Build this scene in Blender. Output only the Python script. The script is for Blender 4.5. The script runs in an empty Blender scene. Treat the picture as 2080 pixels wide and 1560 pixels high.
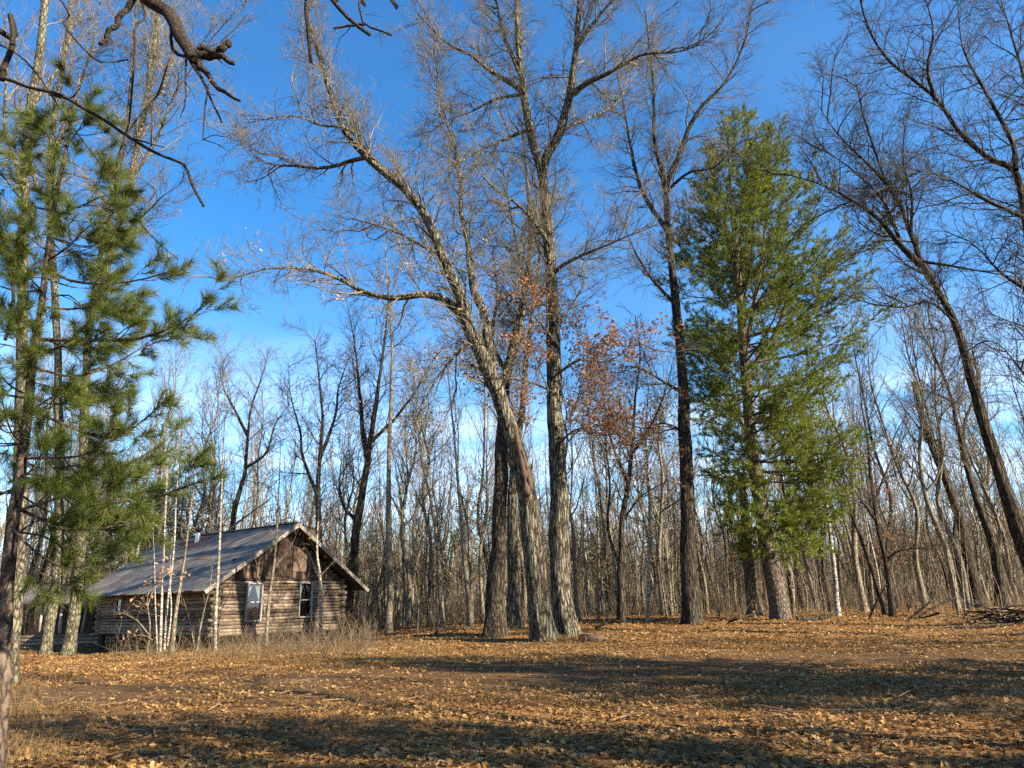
import bpy, math
import numpy as np
from mathutils import Matrix

sc = bpy.context.scene
col = sc.collection
PI = math.pi

# ---------------------------------------------------------------- camera, sky, sun, exposure
F = 1442.0                                   # focal length in pixels of the 2080 px wide photograph
PITCH, ROLL, EYE = math.radians(16.9), math.radians(-1.6), 1.6
def _rx(a): c, s = math.cos(a), math.sin(a); return np.array([[1, 0, 0], [0, c, -s], [0, s, c]])
def _rz(a): c, s = math.cos(a), math.sin(a); return np.array([[c, -s, 0], [s, c, 0], [0, 0, 1]])
CR = _rx(PI / 2 + PITCH) @ _rz(ROLL)
cam_data = bpy.data.cameras.new('camera'); cam = bpy.data.objects.new('camera', cam_data); col.objects.link(cam)
cam_data.sensor_width = 36.0; cam_data.lens = 36.0 * F / 2080.0
cam_data.clip_start = 0.05; cam_data.clip_end = 6000
M4 = Matrix.Identity(4)
for i in range(3):
    for j in range(3): M4[i][j] = CR[i, j]
M4[2][3] = EYE
cam.matrix_world = M4
sc.camera = cam

SUN_AZ_X, SUN_AZ_Y, SUN_EL = 0.87, -0.50, math.radians(28)
w = bpy.data.worlds.new('World'); sc.world = w; w.use_nodes = True
nt = w.node_tree; nt.nodes.clear()
N = nt.nodes.new; Lk = nt.links.new
out = N('ShaderNodeOutputWorld'); bg = N('ShaderNodeBackground')
sky = N('ShaderNodeTexSky'); sky.sky_type = 'NISHITA'; sky.sun_disc = False
sky.sun_elevation = SUN_EL; sky.sun_rotation = math.atan2(SUN_AZ_X, SUN_AZ_Y)
sky.altitude = 300; sky.air_density = 1.0; sky.dust_density = 0.25; sky.ozone_density = 3.0
hs = N('ShaderNodeHueSaturation'); hs.inputs['Saturation'].default_value = 1.30
tcw = N('ShaderNodeTexCoord'); sep = N('ShaderNodeSeparateXYZ'); Lk(tcw.outputs['Generated'], sep.inputs[0])
# thin high cloud: direction projected on a flat layer, so the streaks pack together towards the horizon
mx = N('ShaderNodeMath'); mx.operation = 'MAXIMUM'; mx.inputs[1].default_value = 0.0; Lk(sep.outputs['Z'], mx.inputs[0])
ad = N('ShaderNodeMath'); ad.operation = 'ADD'; ad.inputs[1].default_value = 0.10; Lk(mx.outputs[0], ad.inputs[0])
dv = N('ShaderNodeVectorMath'); dv.operation = 'DIVIDE'
cmb = N('ShaderNodeCombineXYZ')
for k in range(3): Lk(ad.outputs[0], cmb.inputs[k])
Lk(tcw.outputs['Generated'], dv.inputs[0]); Lk(cmb.outputs[0], dv.inputs[1])
mp = N('ShaderNodeMapping'); mp.inputs['Scale'].default_value = (0.55, 1.5, 0.0); mp.inputs['Rotation'].default_value = (0, 0, 0.15)
mp.inputs['Location'].default_value = (3.1, 1.4, 0.0)
Lk(dv.outputs[0], mp.inputs['Vector'])
nz = N('ShaderNodeTexNoise'); nz.inputs['Scale'].default_value = 1.1; nz.inputs['Detail'].default_value = 7; nz.inputs['Roughness'].default_value = 0.55
Lk(mp.outputs[0], nz.inputs['Vector'])
cr = N('ShaderNodeMapRange'); cr.inputs['From Min'].default_value = 0.40; cr.inputs['From Max'].default_value = 0.66
cr.inputs['To Min'].default_value = 0.0; cr.inputs['To Max'].default_value = 1.0; Lk(nz.outputs['Fac'], cr.inputs['Value'])
low = N('ShaderNodeMapRange'); low.inputs['From Min'].default_value = 0.36; low.inputs['From Max'].default_value = 0.03
low.inputs['To Min'].default_value = 0.03; low.inputs['To Max'].default_value = 0.95; Lk(sep.outputs['Z'], low.inputs['Value'])
ml = N('ShaderNodeMath'); ml.operation = 'MULTIPLY'; Lk(cr.outputs[0], ml.inputs[0]); Lk(low.outputs[0], ml.inputs[1])
mixc = N('ShaderNodeMixRGB'); mixc.inputs['Color2'].default_value = (6.0, 7.0, 8.4, 1)
Lk(sky.outputs[0], hs.inputs['Color']); Lk(hs.outputs[0], mixc.inputs['Color1']); Lk(ml.outputs[0], mixc.inputs['Fac'])
Lk(mixc.outputs[0], bg.inputs['Color']); bg.inputs['Strength'].default_value = 0.083
Lk(bg.outputs[0], out.inputs[0])

sd = bpy.data.lights.new('sun', 'SUN'); sd.energy = 5.0; sd.angle = math.radians(0.53); sd.color = (1.0, 0.87, 0.69)
sun = bpy.data.objects.new('sun', sd); col.objects.link(sun)
S = np.array([SUN_AZ_X, SUN_AZ_Y, 0.0]); S /= np.linalg.norm(S)
SUN = np.array([S[0] * math.cos(SUN_EL), S[1] * math.cos(SUN_EL), math.sin(SUN_EL)])
from mathutils import Vector
sun.rotation_euler = Vector(SUN).to_track_quat('Z', 'Y').to_euler()
sun.location = (30, -20, 40)

sc.view_settings.view_transform = 'Standard'; sc.view_settings.look = 'None'
sc.view_settings.exposure = 1.85; sc.view_settings.gamma = 1.0
sc.cycles.max_bounces = 4; sc.cycles.diffuse_bounces = 2; sc.cycles.glossy_bounces = 2
sc.cycles.transmission_bounces = 3; sc.cycles.transparent_max_bounces = 6
sc.cycles.use_denoising = False
sc.render.filter_size = 1.3

rng = np.random.default_rng(11)

# ---------------------------------------------------------------- helpers: photo pixel -> place in the world
def ray(px, py): return CR @ np.array([(px - 1040) / F, -(py - 780) / F, -1.0])
def gnd(px, py, z=0.0):
    d = ray(px, py); t = (z - EYE) / d[2]; return np.array([0, 0, EYE]) + d * t
def at(px, py, y):
    d = ray(px, py); return np.array([0, 0, EYE]) + d * (y / d[1])
def sstep(a, b, x): t = np.clip((np.asarray(x, float) - a) / (b - a), 0, 1); return t * t * (3 - 2 * t)
def tz(x, y):
    """height of the forest floor"""
    x = np.asarray(x, float); y = np.asarray(y, float)
    z = 0.30 * sstep(24, 36, y) * sstep(-9, -2, x)
    z = z + 0.10 * sstep(18, 40, x)
    z = z - 0.42 * np.exp(-(((x + 21) / 7.0) ** 2 + ((y - 39) / 8.0) ** 2))
    z = z + 0.05 * np.sin(x * 0.45 + 1.3) * np.sin(y * 0.38) + 0.025 * np.sin(x * 1.3 + y * 0.9) + 0.02 * np.sin(y * 1.7 - x * 0.6)
    z = z + 0.12 * np.exp(-(((x - 1.0) / 3.0) ** 2 + ((y - 29.5) / 2.6) ** 2))
    return z
def on_ground(px, py):
    p = gnd(px, py)
    for _ in range(12): p = gnd(px, py, float(tz(p[0], p[1])))
    return p

# ---------------------------------------------------------------- helpers: meshes
def mesh_np(name, V, quads=None, tris=None, mats=(), smooth=True, mat_idx=None):
    me = bpy.data.meshes.new(name)
    V = np.ascontiguousarray(V, dtype=np.float32)
    nq = 0 if quads is None else len(quads); n3 = 0 if tris is None else len(tris)
    me.vertices.add(len(V)); me.vertices.foreach_set('co', V.ravel())
    loops = []
    if nq: loops.append(np.asarray(quads, np.int32).ravel())
    if n3: loops.append(np.asarray(tris, np.int32).ravel())
    loops = np.concatenate(loops)
    me.loops.add(len(loops)); me.loops.foreach_set('vertex_index', loops)
    starts = np.concatenate([np.arange(nq) * 4, nq * 4 + np.arange(n3) * 3]).astype(np.int32)
    me.polygons.add(nq + n3); me.polygons.foreach_set('loop_start', starts)
    me.polygons.foreach_set('use_smooth', np.full(nq + n3, smooth, dtype=bool))
    if mat_idx is not None: me.polygons.foreach_set('material_index', np.asarray(mat_idx, np.int32))
    for m in mats: me.materials.append(m)
    me.update(calc_edges=True); me.validate()
    return me
class MB:
    """collects faces, then links them as ONE mesh object"""
    def __init__(s): s.V = []; s.Q = []; s.T = []; s.n = 0
    def add(s, V, quads=None, tris=None):
        V = np.asarray(V, float).reshape(-1, 3)
        if quads is not None and len(quads): s.Q.append(np.asarray(quads) + s.n)
        if tris is not None and len(tris): s.T.append(np.asarray(tris) + s.n)
        s.V.append(V); s.n += len(V); return s
    def mesh(s, name, mat, smooth=True, origin=(0, 0, 0)):
        V = np.concatenate(s.V) - np.asarray(origin)
        return mesh_np(name, V, np.concatenate(s.Q) if s.Q else None, np.concatenate(s.T) if s.T else None, (mat,), smooth)
    def build(s, name, mat, parent=None, smooth=True, origin=(0, 0, 0), kind=None):
        o = bpy.data.objects.new(name, s.mesh(name, mat, smooth, origin)); col.objects.link(o)
        if parent is not None: o.parent = parent
        if kind: o['kind'] = kind
        return o
def empty(name, loc, label=None, cat=None, group=None, rz=0.0):
    o = bpy.data.objects.new(name, None); col.objects.link(o); o.location = loc; o.rotation_euler = (0, 0, rz)
    o.empty_display_size = 0.3
    tag(o, label, cat, group); return o
def tag(o, label=None, cat=None, group=None, kind=None):
    if label: o['label'] = label
    if cat: o['category'] = cat
    if group: o['group'] = group
    if kind: o['kind'] = kind
    return o
def copy_tree(root, loc, rz=0.0, scale=1.0, label=None, group=None):
    r = root.copy(); col.objects.link(r); r.location = loc; r.rotation_euler = (0, 0, rz); r.scale = (scale,) * 3
    if label: r['label'] = label
    if group: r['group'] = group
    for ch in root.children:
        c = ch.copy(); col.objects.link(c); c.parent = r
        for g in ch.children:
            d = g.copy(); col.objects.link(d); d.parent = c
    return r
def unit(v): return v / (np.linalg.norm(v, axis=-1, keepdims=True) + 1e-9)

def tubes(mb, P, R, S=3):
    """P [M,K,3] centre lines, R [M,K] radii -> S-sided tapering tubes"""
    P = np.asarray(P, float); R = np.asarray(R, float); M, K, _ = P.shape
    T = np.empty_like(P); T[:, 1:-1] = P[:, 2:] - P[:, :-2]; T[:, 0] = P[:, 1] - P[:, 0]; T[:, -1] = P[:, -1] - P[:, -2]
    T = unit(T)
    ov = np.abs(unit(P[:, -1] - P[:, 0])); ref = np.zeros((M, 3)); ref[np.arange(M), np.argmin(ov, axis=1)] = 1
    A = unit(np.cross(T, ref[:, None, :])); B = np.cross(T, A)
    th = np.arange(S) * 2 * PI / S
    V = P[:, :, None, :] + R[:, :, None, None] * (np.cos(th)[None, None, :, None] * A[:, :, None, :] + np.sin(th)[None, None, :, None] * B[:, :, None, :])
    m = np.arange(M)[:, None, None] * K * S; k = np.arange(K - 1)[None, :, None] * S; s = np.arange(S)[None, None, :]; s2 = (s + 1) % S
    q = np.stack([m + k + s, m + k + s2, m + k + S + s2, m + k + S + s], -1).reshape(-1, 4)
    mb.add(V, q)
def spline(pts, K):
    """smooth curve through the points, K points evenly spaced along it; columns beyond xyz are carried along"""
    p = np.asarray(pts, float)
    if len(p) == 2:
        t = np.linspace(0, 1, K)[:, None]; return p[0] * (1 - t) + p[1] * t
    q = np.vstack([2 * p[0] - p[1], p, 2 * p[-1] - p[-2]]); o = []
    for i in range(1, len(q) - 2):
        t = np.linspace(0, 1, 12, endpoint=False)[:, None]
        a, b, c, d = q[i - 1], q[i], q[i + 1], q[i + 2]
        o.append(0.5 * (2 * b + (c - a) * t + (2 * a - 5 * b + 4 * c - d) * t ** 2 + (-a + 3 * b - 3 * c + d) * t ** 3))
    o = np.vstack(o + [p[-1:]])
    s = np.concatenate([[0], np.cumsum(np.linalg.norm(np.diff(o[:, :3], axis=0), axis=1))])
    u = np.linspace(0, s[-1], K)
    return np.stack([np.interp(u, s, o[:, j]) for j in range(o.shape[1])], 1)
def wobble(P, R, amp):
    """uneven growth: bends a centre line by up to amp radii"""
    K = len(P); n = max(4, K // 3)
    g = rng.normal(size=(n, 3)); w_ = np.stack([np.interp(np.linspace(0, n - 1, K), np.arange(n), g[:, j]) for j in range(3)], 1)
    fade = np.minimum(1, np.arange(K) / 4.0)[:, None]
    return P + w_ * amp * R[:, None] * fade
def trunk_tube(mb, P, R, S=18, flare=0.0, rough=0.06, cap=True):
    """one thick stem: lumpy outline, root flare at its foot"""
    K = len(P); th = np.arange(S) * 2 * PI / S
    T = np.gradient(P, axis=0); T = unit(T)
    ref = np.zeros(3); ref[np.argmin(np.abs(P[-1] - P[0]))] = 1
    A = unit(np.cross(T, ref[None])); B = np.cross(T, A)
    h = np.concatenate([[0], np.cumsum(np.linalg.norm(np.diff(P, axis=0), axis=1))])
    ph = rng.uniform(0, 6.28, 6); nl = rng.integers(4, 7)
    mod = 1 + rough * (np.sin(2 * th[None] + ph[0] + h[:, None] * 0.9) * 0.6 + np.sin(5 * th[None] + ph[1] + 0.7 * np.sin(h[:, None] * 1.7)) * 0.5
                       + np.sin(9 * th[None] + ph[2] + 1.2 * h[:, None]) * 0.35)
    mod = mod + rng.normal(size=(K, S)) * rough * 0.35
    if flare:
        e = np.exp(-h / (1.6 * R[0]))[:, None]
        mod = mod + flare * e * (1 + 0.55 * np.cos(nl * th[None] + ph[3]))
    V = P[:, None] + (R[:, None] * mod)[:, :, None] * (np.cos(th)[None, :, None] * A[:, None] + np.sin(th)[None, :, None] * B[:, None])
    k = np.arange(K - 1)[:, None] * S; s = np.arange(S)[None]; s2 = (s + 1) % S
    q = np.stack([k + s, k + s2, k + S + s2, k + S + s], -1).reshape(-1, 4)
    V = V.reshape(-1, 3); tr = None
    if cap:
        V = np.vstack([V, P[-1] + T[-1] * R[-1] * 0.3]); b = (K - 1) * S
        tr = np.array([[b + i, b + (i + 1) % S, K * S] for i in range(S)])
    mb.add(V, q, tr)

def grow(P, R, dens, L, ang, K=4, up=0.15, wob=0.2, t0=0.2, t1=1.0, rf=0.55, rmin=0.004, lmax=None, maxn=40, plen=0.0, tip=True):
    """side branches on the centre lines P [M,K0,3]; dens = branches per metre; returns centre lines and radii of the new ones"""
    M, K0, _ = P.shape
    seg = np.linalg.norm(np.diff(P, axis=1), axis=2); Ls = seg.sum(1)
    n = np.clip(np.round(Ls * dens * (t1 - t0) + rng.uniform(-0.5, 0.5, M)), 0 if not tip else 1, maxn).astype(int)
    idx = np.repeat(np.arange(M), n); Nn = len(idx)
    first = np.concatenate([[0], np.cumsum(n)[:-1]]); j = np.arange(Nn) - first[idx]
    t = t0 + (t1 - t0) * (j + rng.uniform(0.1, 0.9, Nn)) / np.maximum(1, n[idx])
    f = t * (K0 - 1); a = np.minimum(f.astype(int), K0 - 2); f = (f - a)[:, None]
    p0 = P[idx, a] * (1 - f) + P[idx, a + 1] * f
    T = unit(P[idx, a + 1] - P[idx, a]); r = R[idx, a] * (1 - f[:, 0]) + R[idx, a + 1] * f[:, 0]
    ref = unit(rng.normal(size=(Nn, 3))); Nn_ = unit(np.cross(T, ref))
    an = rng.normal(ang, 0.16, Nn)[:, None] * (1 - 0.35 * t[:, None])
    d = unit(np.cos(an) * T + np.sin(an) * Nn_)
    ln = L * rng.uniform(0.45, 1.15, Nn) * (1.15 - 0.55 * t)
    if plen: ln = np.minimum(ln, plen * Ls[idx])
    if lmax is not None: ln = np.minimum(ln, lmax)
    st = (ln / (K - 1))[:, None]
    out = np.empty((Nn, K, 3)); out[:, 0] = p0; cur = p0
    for k in range(1, K):
        cur = cur + d * st; out[:, k] = cur
        d = unit(d + rng.normal(size=(Nn, 3)) * wob + np.array([0, 0, up]))
    r0 = np.maximum(rmin * 1.05, np.minimum(r * rf, ln * 0.018 + 0.002))
    Rr = r0[:, None] + (rmin * 0.55 - r0)[:, None] * np.linspace(0, 1, K)[None] ** 0.85
    return out, np.maximum(Rr, rmin * 0.5)

OAK = [(0, 0), (.07, .10), (.20, .17), (.10, .30), (.30, .44), (.14, .52), (.36, .70), (.19, .77), (.18, .93), (0, 1.0)]
def leaf_template(level):
    if level == 2:
        rt = OAK; lf = [(-x, y) for x, y in OAK[-2:0:-1]]
        o = np.array(rt + lf); V = np.vstack([[[0, 0.5]], o]); n = len(o)
        tr = np.array([[0, 1 + i, 1 + (i + 1) % n] for i in range(n)])
    elif level == 1:
        o = np.array([(0, 0), (.22, .20), (.12, .42), (.36, .68), (0, 1), (-.36, .66), (-.12, .42), (-.22, .22)])
        V = o; tr = np.array([[0, 1, 2], [0, 2, 6], [0, 6, 7], [2, 3, 4], [2, 4, 6], [6, 4, 5]])
    else:
        V = np.array([(0, 0), (.30, .55), (0, 1), (-.30, .5)]); tr = np.array([[0, 1, 2], [0, 2, 3]])
    return V - np.array([[0, 0.5]]), tr
def leaves(mb, pos, size, level=1, tilt=0.4, curl=0.5):
    """oak leaves lying or hanging at pos; tilt = spread from flat in radians"""
    V2, tr = leaf_template(level); n = len(pos); nv = len(V2)
    sz = size * rng.uniform(0.45, 1.3, n)
    c = rng.normal(0, curl, n); c2 = rng.normal(0, curl, n)
    X = V2[None, :, 0] * np.ones((n, 1)); Y = V2[None, :, 1] * np.ones((n, 1))
    Z = c[:, None] * X ** 2 * 2.0 + c2[:, None] * Y ** 2 * 0.9 + np.abs(X) * rng.uniform(0, .5, n)[:, None]
    Lc = np.stack([X * rng.uniform(.8, 1.25, n)[:, None], Y, Z], -1) * sz[:, None, None]
    a = rng.uniform(0, 2 * PI, n); b = rng.normal(0, tilt, n); g = rng.normal(0, tilt, n)
    ca, sa, cb, sb, cg, sg = np.cos(a), np.sin(a), np.cos(b), np.sin(b), np.cos(g), np.sin(g)
    Rm = np.empty((n, 3, 3))
    Rm[:, 0, 0] = ca * cb; Rm[:, 0, 1] = ca * sb * sg - sa * cg; Rm[:, 0, 2] = ca * sb * cg + sa * sg
    Rm[:, 1, 0] = sa * cb; Rm[:, 1, 1] = sa * sb * sg + ca * cg; Rm[:, 1, 2] = sa * sb * cg - ca * sg
    Rm[:, 2, 0] = -sb; Rm[:, 2, 1] = cb * sg; Rm[:, 2, 2] = cb * cg
    W = np.einsum('nij,nvj->nvi', Rm, Lc) + pos[:, None, :]
    T = (tr[None] + (np.arange(n) * nv)[:, None, None]).reshape(-1, 3)
    mb.add(W, tris=T)
def needles(mb, P, n, ln, wd, spread=0.7, t0=0.3, fwd=0.75):
    """needles round the outer part of the shoots P [M,K,3]"""
    M, K, _ = P.shape; idx = np.repeat(np.arange(M), n); Nn = len(idx)
    t = t0 + (1 - t0) * rng.uniform(0, 1, Nn) ** 0.8
    f = t * (K - 1); a = np.minimum(f.astype(int), K - 2); f = (f - a)[:, None]
    p = P[idx, a] * (1 - f) + P[idx, a + 1] * f; T = unit(P[idx, a + 1] - P[idx, a])
    rad = unit(np.cross(T, rng.normal(size=(Nn, 3))))
    d = unit(T * fwd + rad * spread * rng.uniform(0.5, 1.3, Nn)[:, None])
    wv = unit(np.cross(d, rng.normal(size=(Nn, 3)))) * (wd / 2)
    l = (ln * rng.uniform(0.7, 1.15, Nn))[:, None]
    V = np.stack([p - wv, p + wv, p + d * l], 1).reshape(-1, 3)
    mb.add(V, tris=np.arange(Nn * 3).reshape(-1, 3))
def box_verts(c, u, v, w_, hu, hv, hw):
    c = np.asarray(c, float); s = np.array([[-1, -1, -1], [1, -1, -1], [1, 1, -1], [-1, 1, -1], [-1, -1, 1], [1, -1, 1], [1, 1, 1], [-1, 1, 1]], float)
    V = c + s[:, :1] * hu * np.asarray(u) + s[:, 1:2] * hv * np.asarray(v) + s[:, 2:] * hw * np.asarray(w_)
    return V, np.array([[0, 3, 2, 1], [4, 5, 6, 7], [0, 1, 5, 4], [1, 2, 6, 5], [2, 3, 7, 6], [3, 0, 4, 7]])

# ---------------------------------------------------------------- materials
def new_mat(name):
    m = bpy.data.materials.new(name); m.use_nodes = True; m.node_tree.nodes.clear()
    t = m.node_tree; return m, t, t.nodes.new, t.links.new
def ramp(node, stops):
    e = node.color_ramp.elements
    while len(e) > 1: e.remove(e[-1])
    e[0].position = stops[0][0]; e[0].color = (*stops[0][1], 1)
    for p, c in stops[1:]:
        x = e.new(p); x.color = (*c, 1)
def bark(name, dark, mid, light, lichen=None, lich_amt=0.5, sc_xy=11.0, sc_z=2.6, bump=0.9, dist=0.035, rough=0.95):
    m, t, Nn, L = new_mat(name)
    o = Nn('ShaderNodeOutputMaterial'); b = Nn('ShaderNodeBsdfPrincipled'); b.inputs['Roughness'].default_value = rough
    b.inputs['Specular IOR Level'].default_value = 0.15
    tc = Nn('ShaderNodeTexCoord'); mpp = Nn('ShaderNodeMapping'); mpp.inputs['Scale'].default_value = (sc_xy, sc_xy, sc_z)
    dn = Nn('ShaderNodeTexNoise'); dn.inputs['Scale'].default_value = 5.5; dn.inputs['Detail'].default_value = 5; dn.inputs['Roughness'].default_value = 0.65
    mixv = Nn('ShaderNodeMixRGB'); mixv.blend_type = 'ADD'; mixv.inputs['Fac'].default_value = 1.0; gain = Nn('ShaderNodeVectorMath'); gain.operation = 'SCALE'; gain.inputs['Scale'].default_value = 1.05
    L(tc.outputs['Object'], mpp.inputs['Vector']); L(tc.outputs['Object'], dn.inputs['Vector'])
    L(mpp.outputs[0], mixv.inputs['Color1']); L(dn.outputs['Color'], gain.inputs[0]); L(gain.outputs[0], mixv.inputs['Color2'])
    v = Nn('ShaderNodeTexVoronoi'); v.feature = 'DISTANCE_TO_EDGE'; v.inputs['Scale'].default_value = 1.0
    L(mixv.outputs[0], v.inputs['Vector'])
    n2 = Nn('ShaderNodeTexNoise'); n2.inputs['Scale'].default_value = 2.4; n2.inputs['Detail'].default_value = 6; n2.inputs['Roughness'].default_value = 0.7
    L(mpp.outputs[0], n2.inputs['Vector'])
    cmbn = Nn('ShaderNodeMath'); cmbn.operation = 'MULTIPLY_ADD'; cmbn.inputs[1].default_value = 1.3
    sub = Nn('ShaderNodeMath'); sub.operation = 'MULTIPLY'; sub.inputs[1].default_value = 0.75; L(n2.outputs['Fac'], sub.inputs[0])
    L(v.outputs['Distance'], cmbn.inputs[0]); L(sub.outputs[0], cmbn.inputs[2])
    r = Nn('ShaderNodeValToRGB'); ramp(r, [(0.36, dark), (0.54, mid), (0.78, light)]); L(cmbn.outputs[0], r.inputs['Fac'])
    colr = r.outputs['Color']
    if lichen:
        n3 = Nn('ShaderNodeTexNoise'); n3.inputs['Scale'].default_value = 2.3; n3.inputs['Detail'].default_value = 5; n3.inputs['Roughness'].default_value = 0.65
        L(tc.outputs['Object'], n3.inputs['Vector'])
        mr = Nn('ShaderNodeMapRange'); mr.inputs['From Min'].default_value = 0.46; mr.inputs['From Max'].default_value = 0.62; mr.inputs['To Max'].default_value = lich_amt
        L(n3.outputs['Fac'], mr.inputs['Value'])
        mm = Nn('ShaderNodeMath'); mm.operation = 'MULTIPLY'; L(mr.outputs[0], mm.inputs[0])
        st = Nn('ShaderNodeMapRange'); st.inputs['From Min'].default_value = 0.35; st.inputs['From Max'].default_value = 0.6; L(cmbn.outputs[0], st.inputs['Value']); L(st.outputs[0], mm.inputs[1])
        ml_ = Nn('ShaderNodeMixRGB'); ml_.inputs['Color2'].default_value = (*lichen, 1); L(mm.outputs[0], ml_.inputs['Fac']); L(colr, ml_.inputs['Color1']); colr = ml_.outputs[0]
    bp = Nn('ShaderNodeBump'); bp.inputs['Strength'].default_value = bump; bp.inputs['Distance'].default_value = dist
    L(cmbn.outputs[0], bp.inputs['Height']); L(bp.outputs[0], b.inputs['Normal'])
    L(colr, b.inputs['Base Color']); L(b.outputs[0], o.inputs[0]); return m
def twig_mat(name, a, b_):
    m, t, Nn, L = new_mat(name)
    o = Nn('ShaderNodeOutputMaterial'); d = Nn('ShaderNodeBsdfDiffuse')
    tc = Nn('ShaderNodeTexCoord'); n = Nn('ShaderNodeTexNoise'); n.inputs['Scale'].default_value = 1.7; n.inputs['Detail'].default_value = 3
    r = Nn('ShaderNodeValToRGB'); ramp(r, [(0.35, a), (0.65, b_)]); L(tc.outputs['Object'], n.inputs['Vector'])
    L(n.outputs['Fac'], r.inputs['Fac']); L(r.outputs['Color'], d.inputs['Color']); L(d.outputs[0], o.inputs[0]); return m
def leaf_mat(name, cols, trans=0.35, rough=0.6, drift=False):
    m, t, Nn, L = new_mat(name)
    o = Nn('ShaderNodeOutputMaterial'); d = Nn('ShaderNodeBsdfPrincipled'); tr = Nn('ShaderNodeBsdfTranslucent'); mx_ = Nn('ShaderNodeMixShader'); mx_.inputs[0].default_value = trans
    d.inputs['Roughness'].default_value = rough; d.inputs['Specular IOR Level'].default_value = 0.25
    g = Nn('ShaderNodeNewGeometry'); r = Nn('ShaderNodeValToRGB')
    ramp(r, [(i / max(1, len(cols) - 1), c) for i, c in enumerate(cols)])
    L(g.outputs['Random Per Island'], r.inputs['Fac']); cc = r.outputs['Color']
    if drift:                                  # drifts of paler, drier leaves among older brown ones
        tc = Nn('ShaderNodeTexCoord'); n = Nn('ShaderNodeTexNoise'); n.inputs['Scale'].default_value = 0.45; n.inputs['Detail'].default_value = 5; n.inputs['Roughness'].default_value = 0.6; L(tc.outputs['Object'], n.inputs['Vector'])
        r2 = Nn('ShaderNodeValToRGB'); ramp(r2, [(0.36, (0.62, 0.56, 0.52)), (0.5, (0.92, 0.92, 0.92)), (0.64, (1.18, 1.24, 1.30))]); L(n.outputs['Fac'], r2.inputs['Fac'])
        mm = Nn('ShaderNodeMixRGB'); mm.blend_type = 'MULTIPLY'; mm.inputs['Fac'].default_value = 1.0; L(cc, mm.inputs['Color1']); L(r2.outputs['Color'], mm.inputs['Color2']); cc = mm.outputs[0]
    L(cc, d.inputs['Base Color']); L(cc, tr.inputs['Color'])
    L(d.outputs[0], mx_.inputs[1]); L(tr.outputs[0], mx_.inputs[2]); L(mx_.outputs[0], o.inputs[0]); return m
def wood_mat(name, cols, sx=3.0, grain=(1, 1, 14), rand=0.35, bump=0.5, rough=0.85, coord='Object'):
    """weathered wood: grain along one axis, each piece a shade of its own"""
    m, t, Nn, L = new_mat(name)
    o = Nn('ShaderNodeOutputMaterial'); b = Nn('ShaderNodeBsdfPrincipled'); b.inputs['Roughness'].default_value = rough; b.inputs['Specular IOR Level'].default_value = 0.2
    tc = Nn('ShaderNodeTexCoord'); mpp = Nn('ShaderNodeMapping'); mpp.inputs['Scale'].default_value = grain
    oi = Nn('ShaderNodeObjectInfo'); sh = Nn('ShaderNodeVectorMath'); sh.operation = 'SCALE'; sh.inputs['Scale'].default_value = 37.0
    cv = Nn('ShaderNodeCombineXYZ'); L(oi.outputs['Random'], cv.inputs[0]); L(oi.outputs['Random'], cv.inputs[1]); L(cv.outputs[0], sh.inputs[0]); L(sh.outputs[0], mpp.inputs['Location'])
    L(tc.outputs[coord], mpp.inputs['Vector'])
    n = Nn('ShaderNodeTexNoise'); n.inputs['Scale'].default_value = sx; n.inputs['Detail'].default_value = 8; n.inputs['Roughness'].default_value = 0.65; L(mpp.outputs[0], n.inputs['Vector'])
    r = Nn('ShaderNodeValToRGB'); ramp(r, [(0.25 + 0.5 * i / (len(cols) - 1), c) for i, c in enumerate(cols)])
    ma = Nn('ShaderNodeMath'); ma.operation = 'MULTIPLY_ADD'; ma.inputs[1].default_value = rand
    L(oi.outputs['Random'], ma.inputs[0]); s_ = Nn('ShaderNodeMath'); s_.operation = 'SUBTRACT'; s_.inputs[1].default_value = rand / 2; L(n.outputs['Fac'], s_.inputs[0]); L(s_.outputs[0], ma.inputs[2])
    L(ma.outputs[0], r.inputs['Fac']); L(r.outputs['Color'], b.inputs['Base Color'])
    bp = Nn('ShaderNodeBump'); bp.inputs['Strength'].default_value = bump; bp.inputs['Distance'].default_value = 0.015; L(n.outputs['Fac'], bp.inputs['Height']); L(bp.outputs[0], b.inputs['Normal'])
    L(b.outputs[0], o.inputs[0]); return m
def plain(name, c, rough=0.6, metal=0.0):
    m, t, Nn, L = new_mat(name)
    o = Nn('ShaderNodeOutputMaterial'); b = Nn('ShaderNodeBsdfPrincipled'); b.inputs['Roughness'].default_value = rough; b.inputs['Metallic'].default_value = metal
    tc = Nn('ShaderNodeTexCoord'); n = Nn('ShaderNodeTexNoise'); n.inputs['Scale'].default_value = 6; n.inputs['Detail'].default_value = 5; L(tc.outputs['Object'], n.inputs['Vector'])
    r = Nn('ShaderNodeValToRGB'); ramp(r, [(0.3, tuple(x * 0.75 for x in c)), (0.7, c)]); L(n.outputs['Fac'], r.inputs['Fac']); L(r.outputs['Color'], b.inputs['Base Color'])
    L(b.outputs[0], o.inputs[0]); return m

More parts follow.
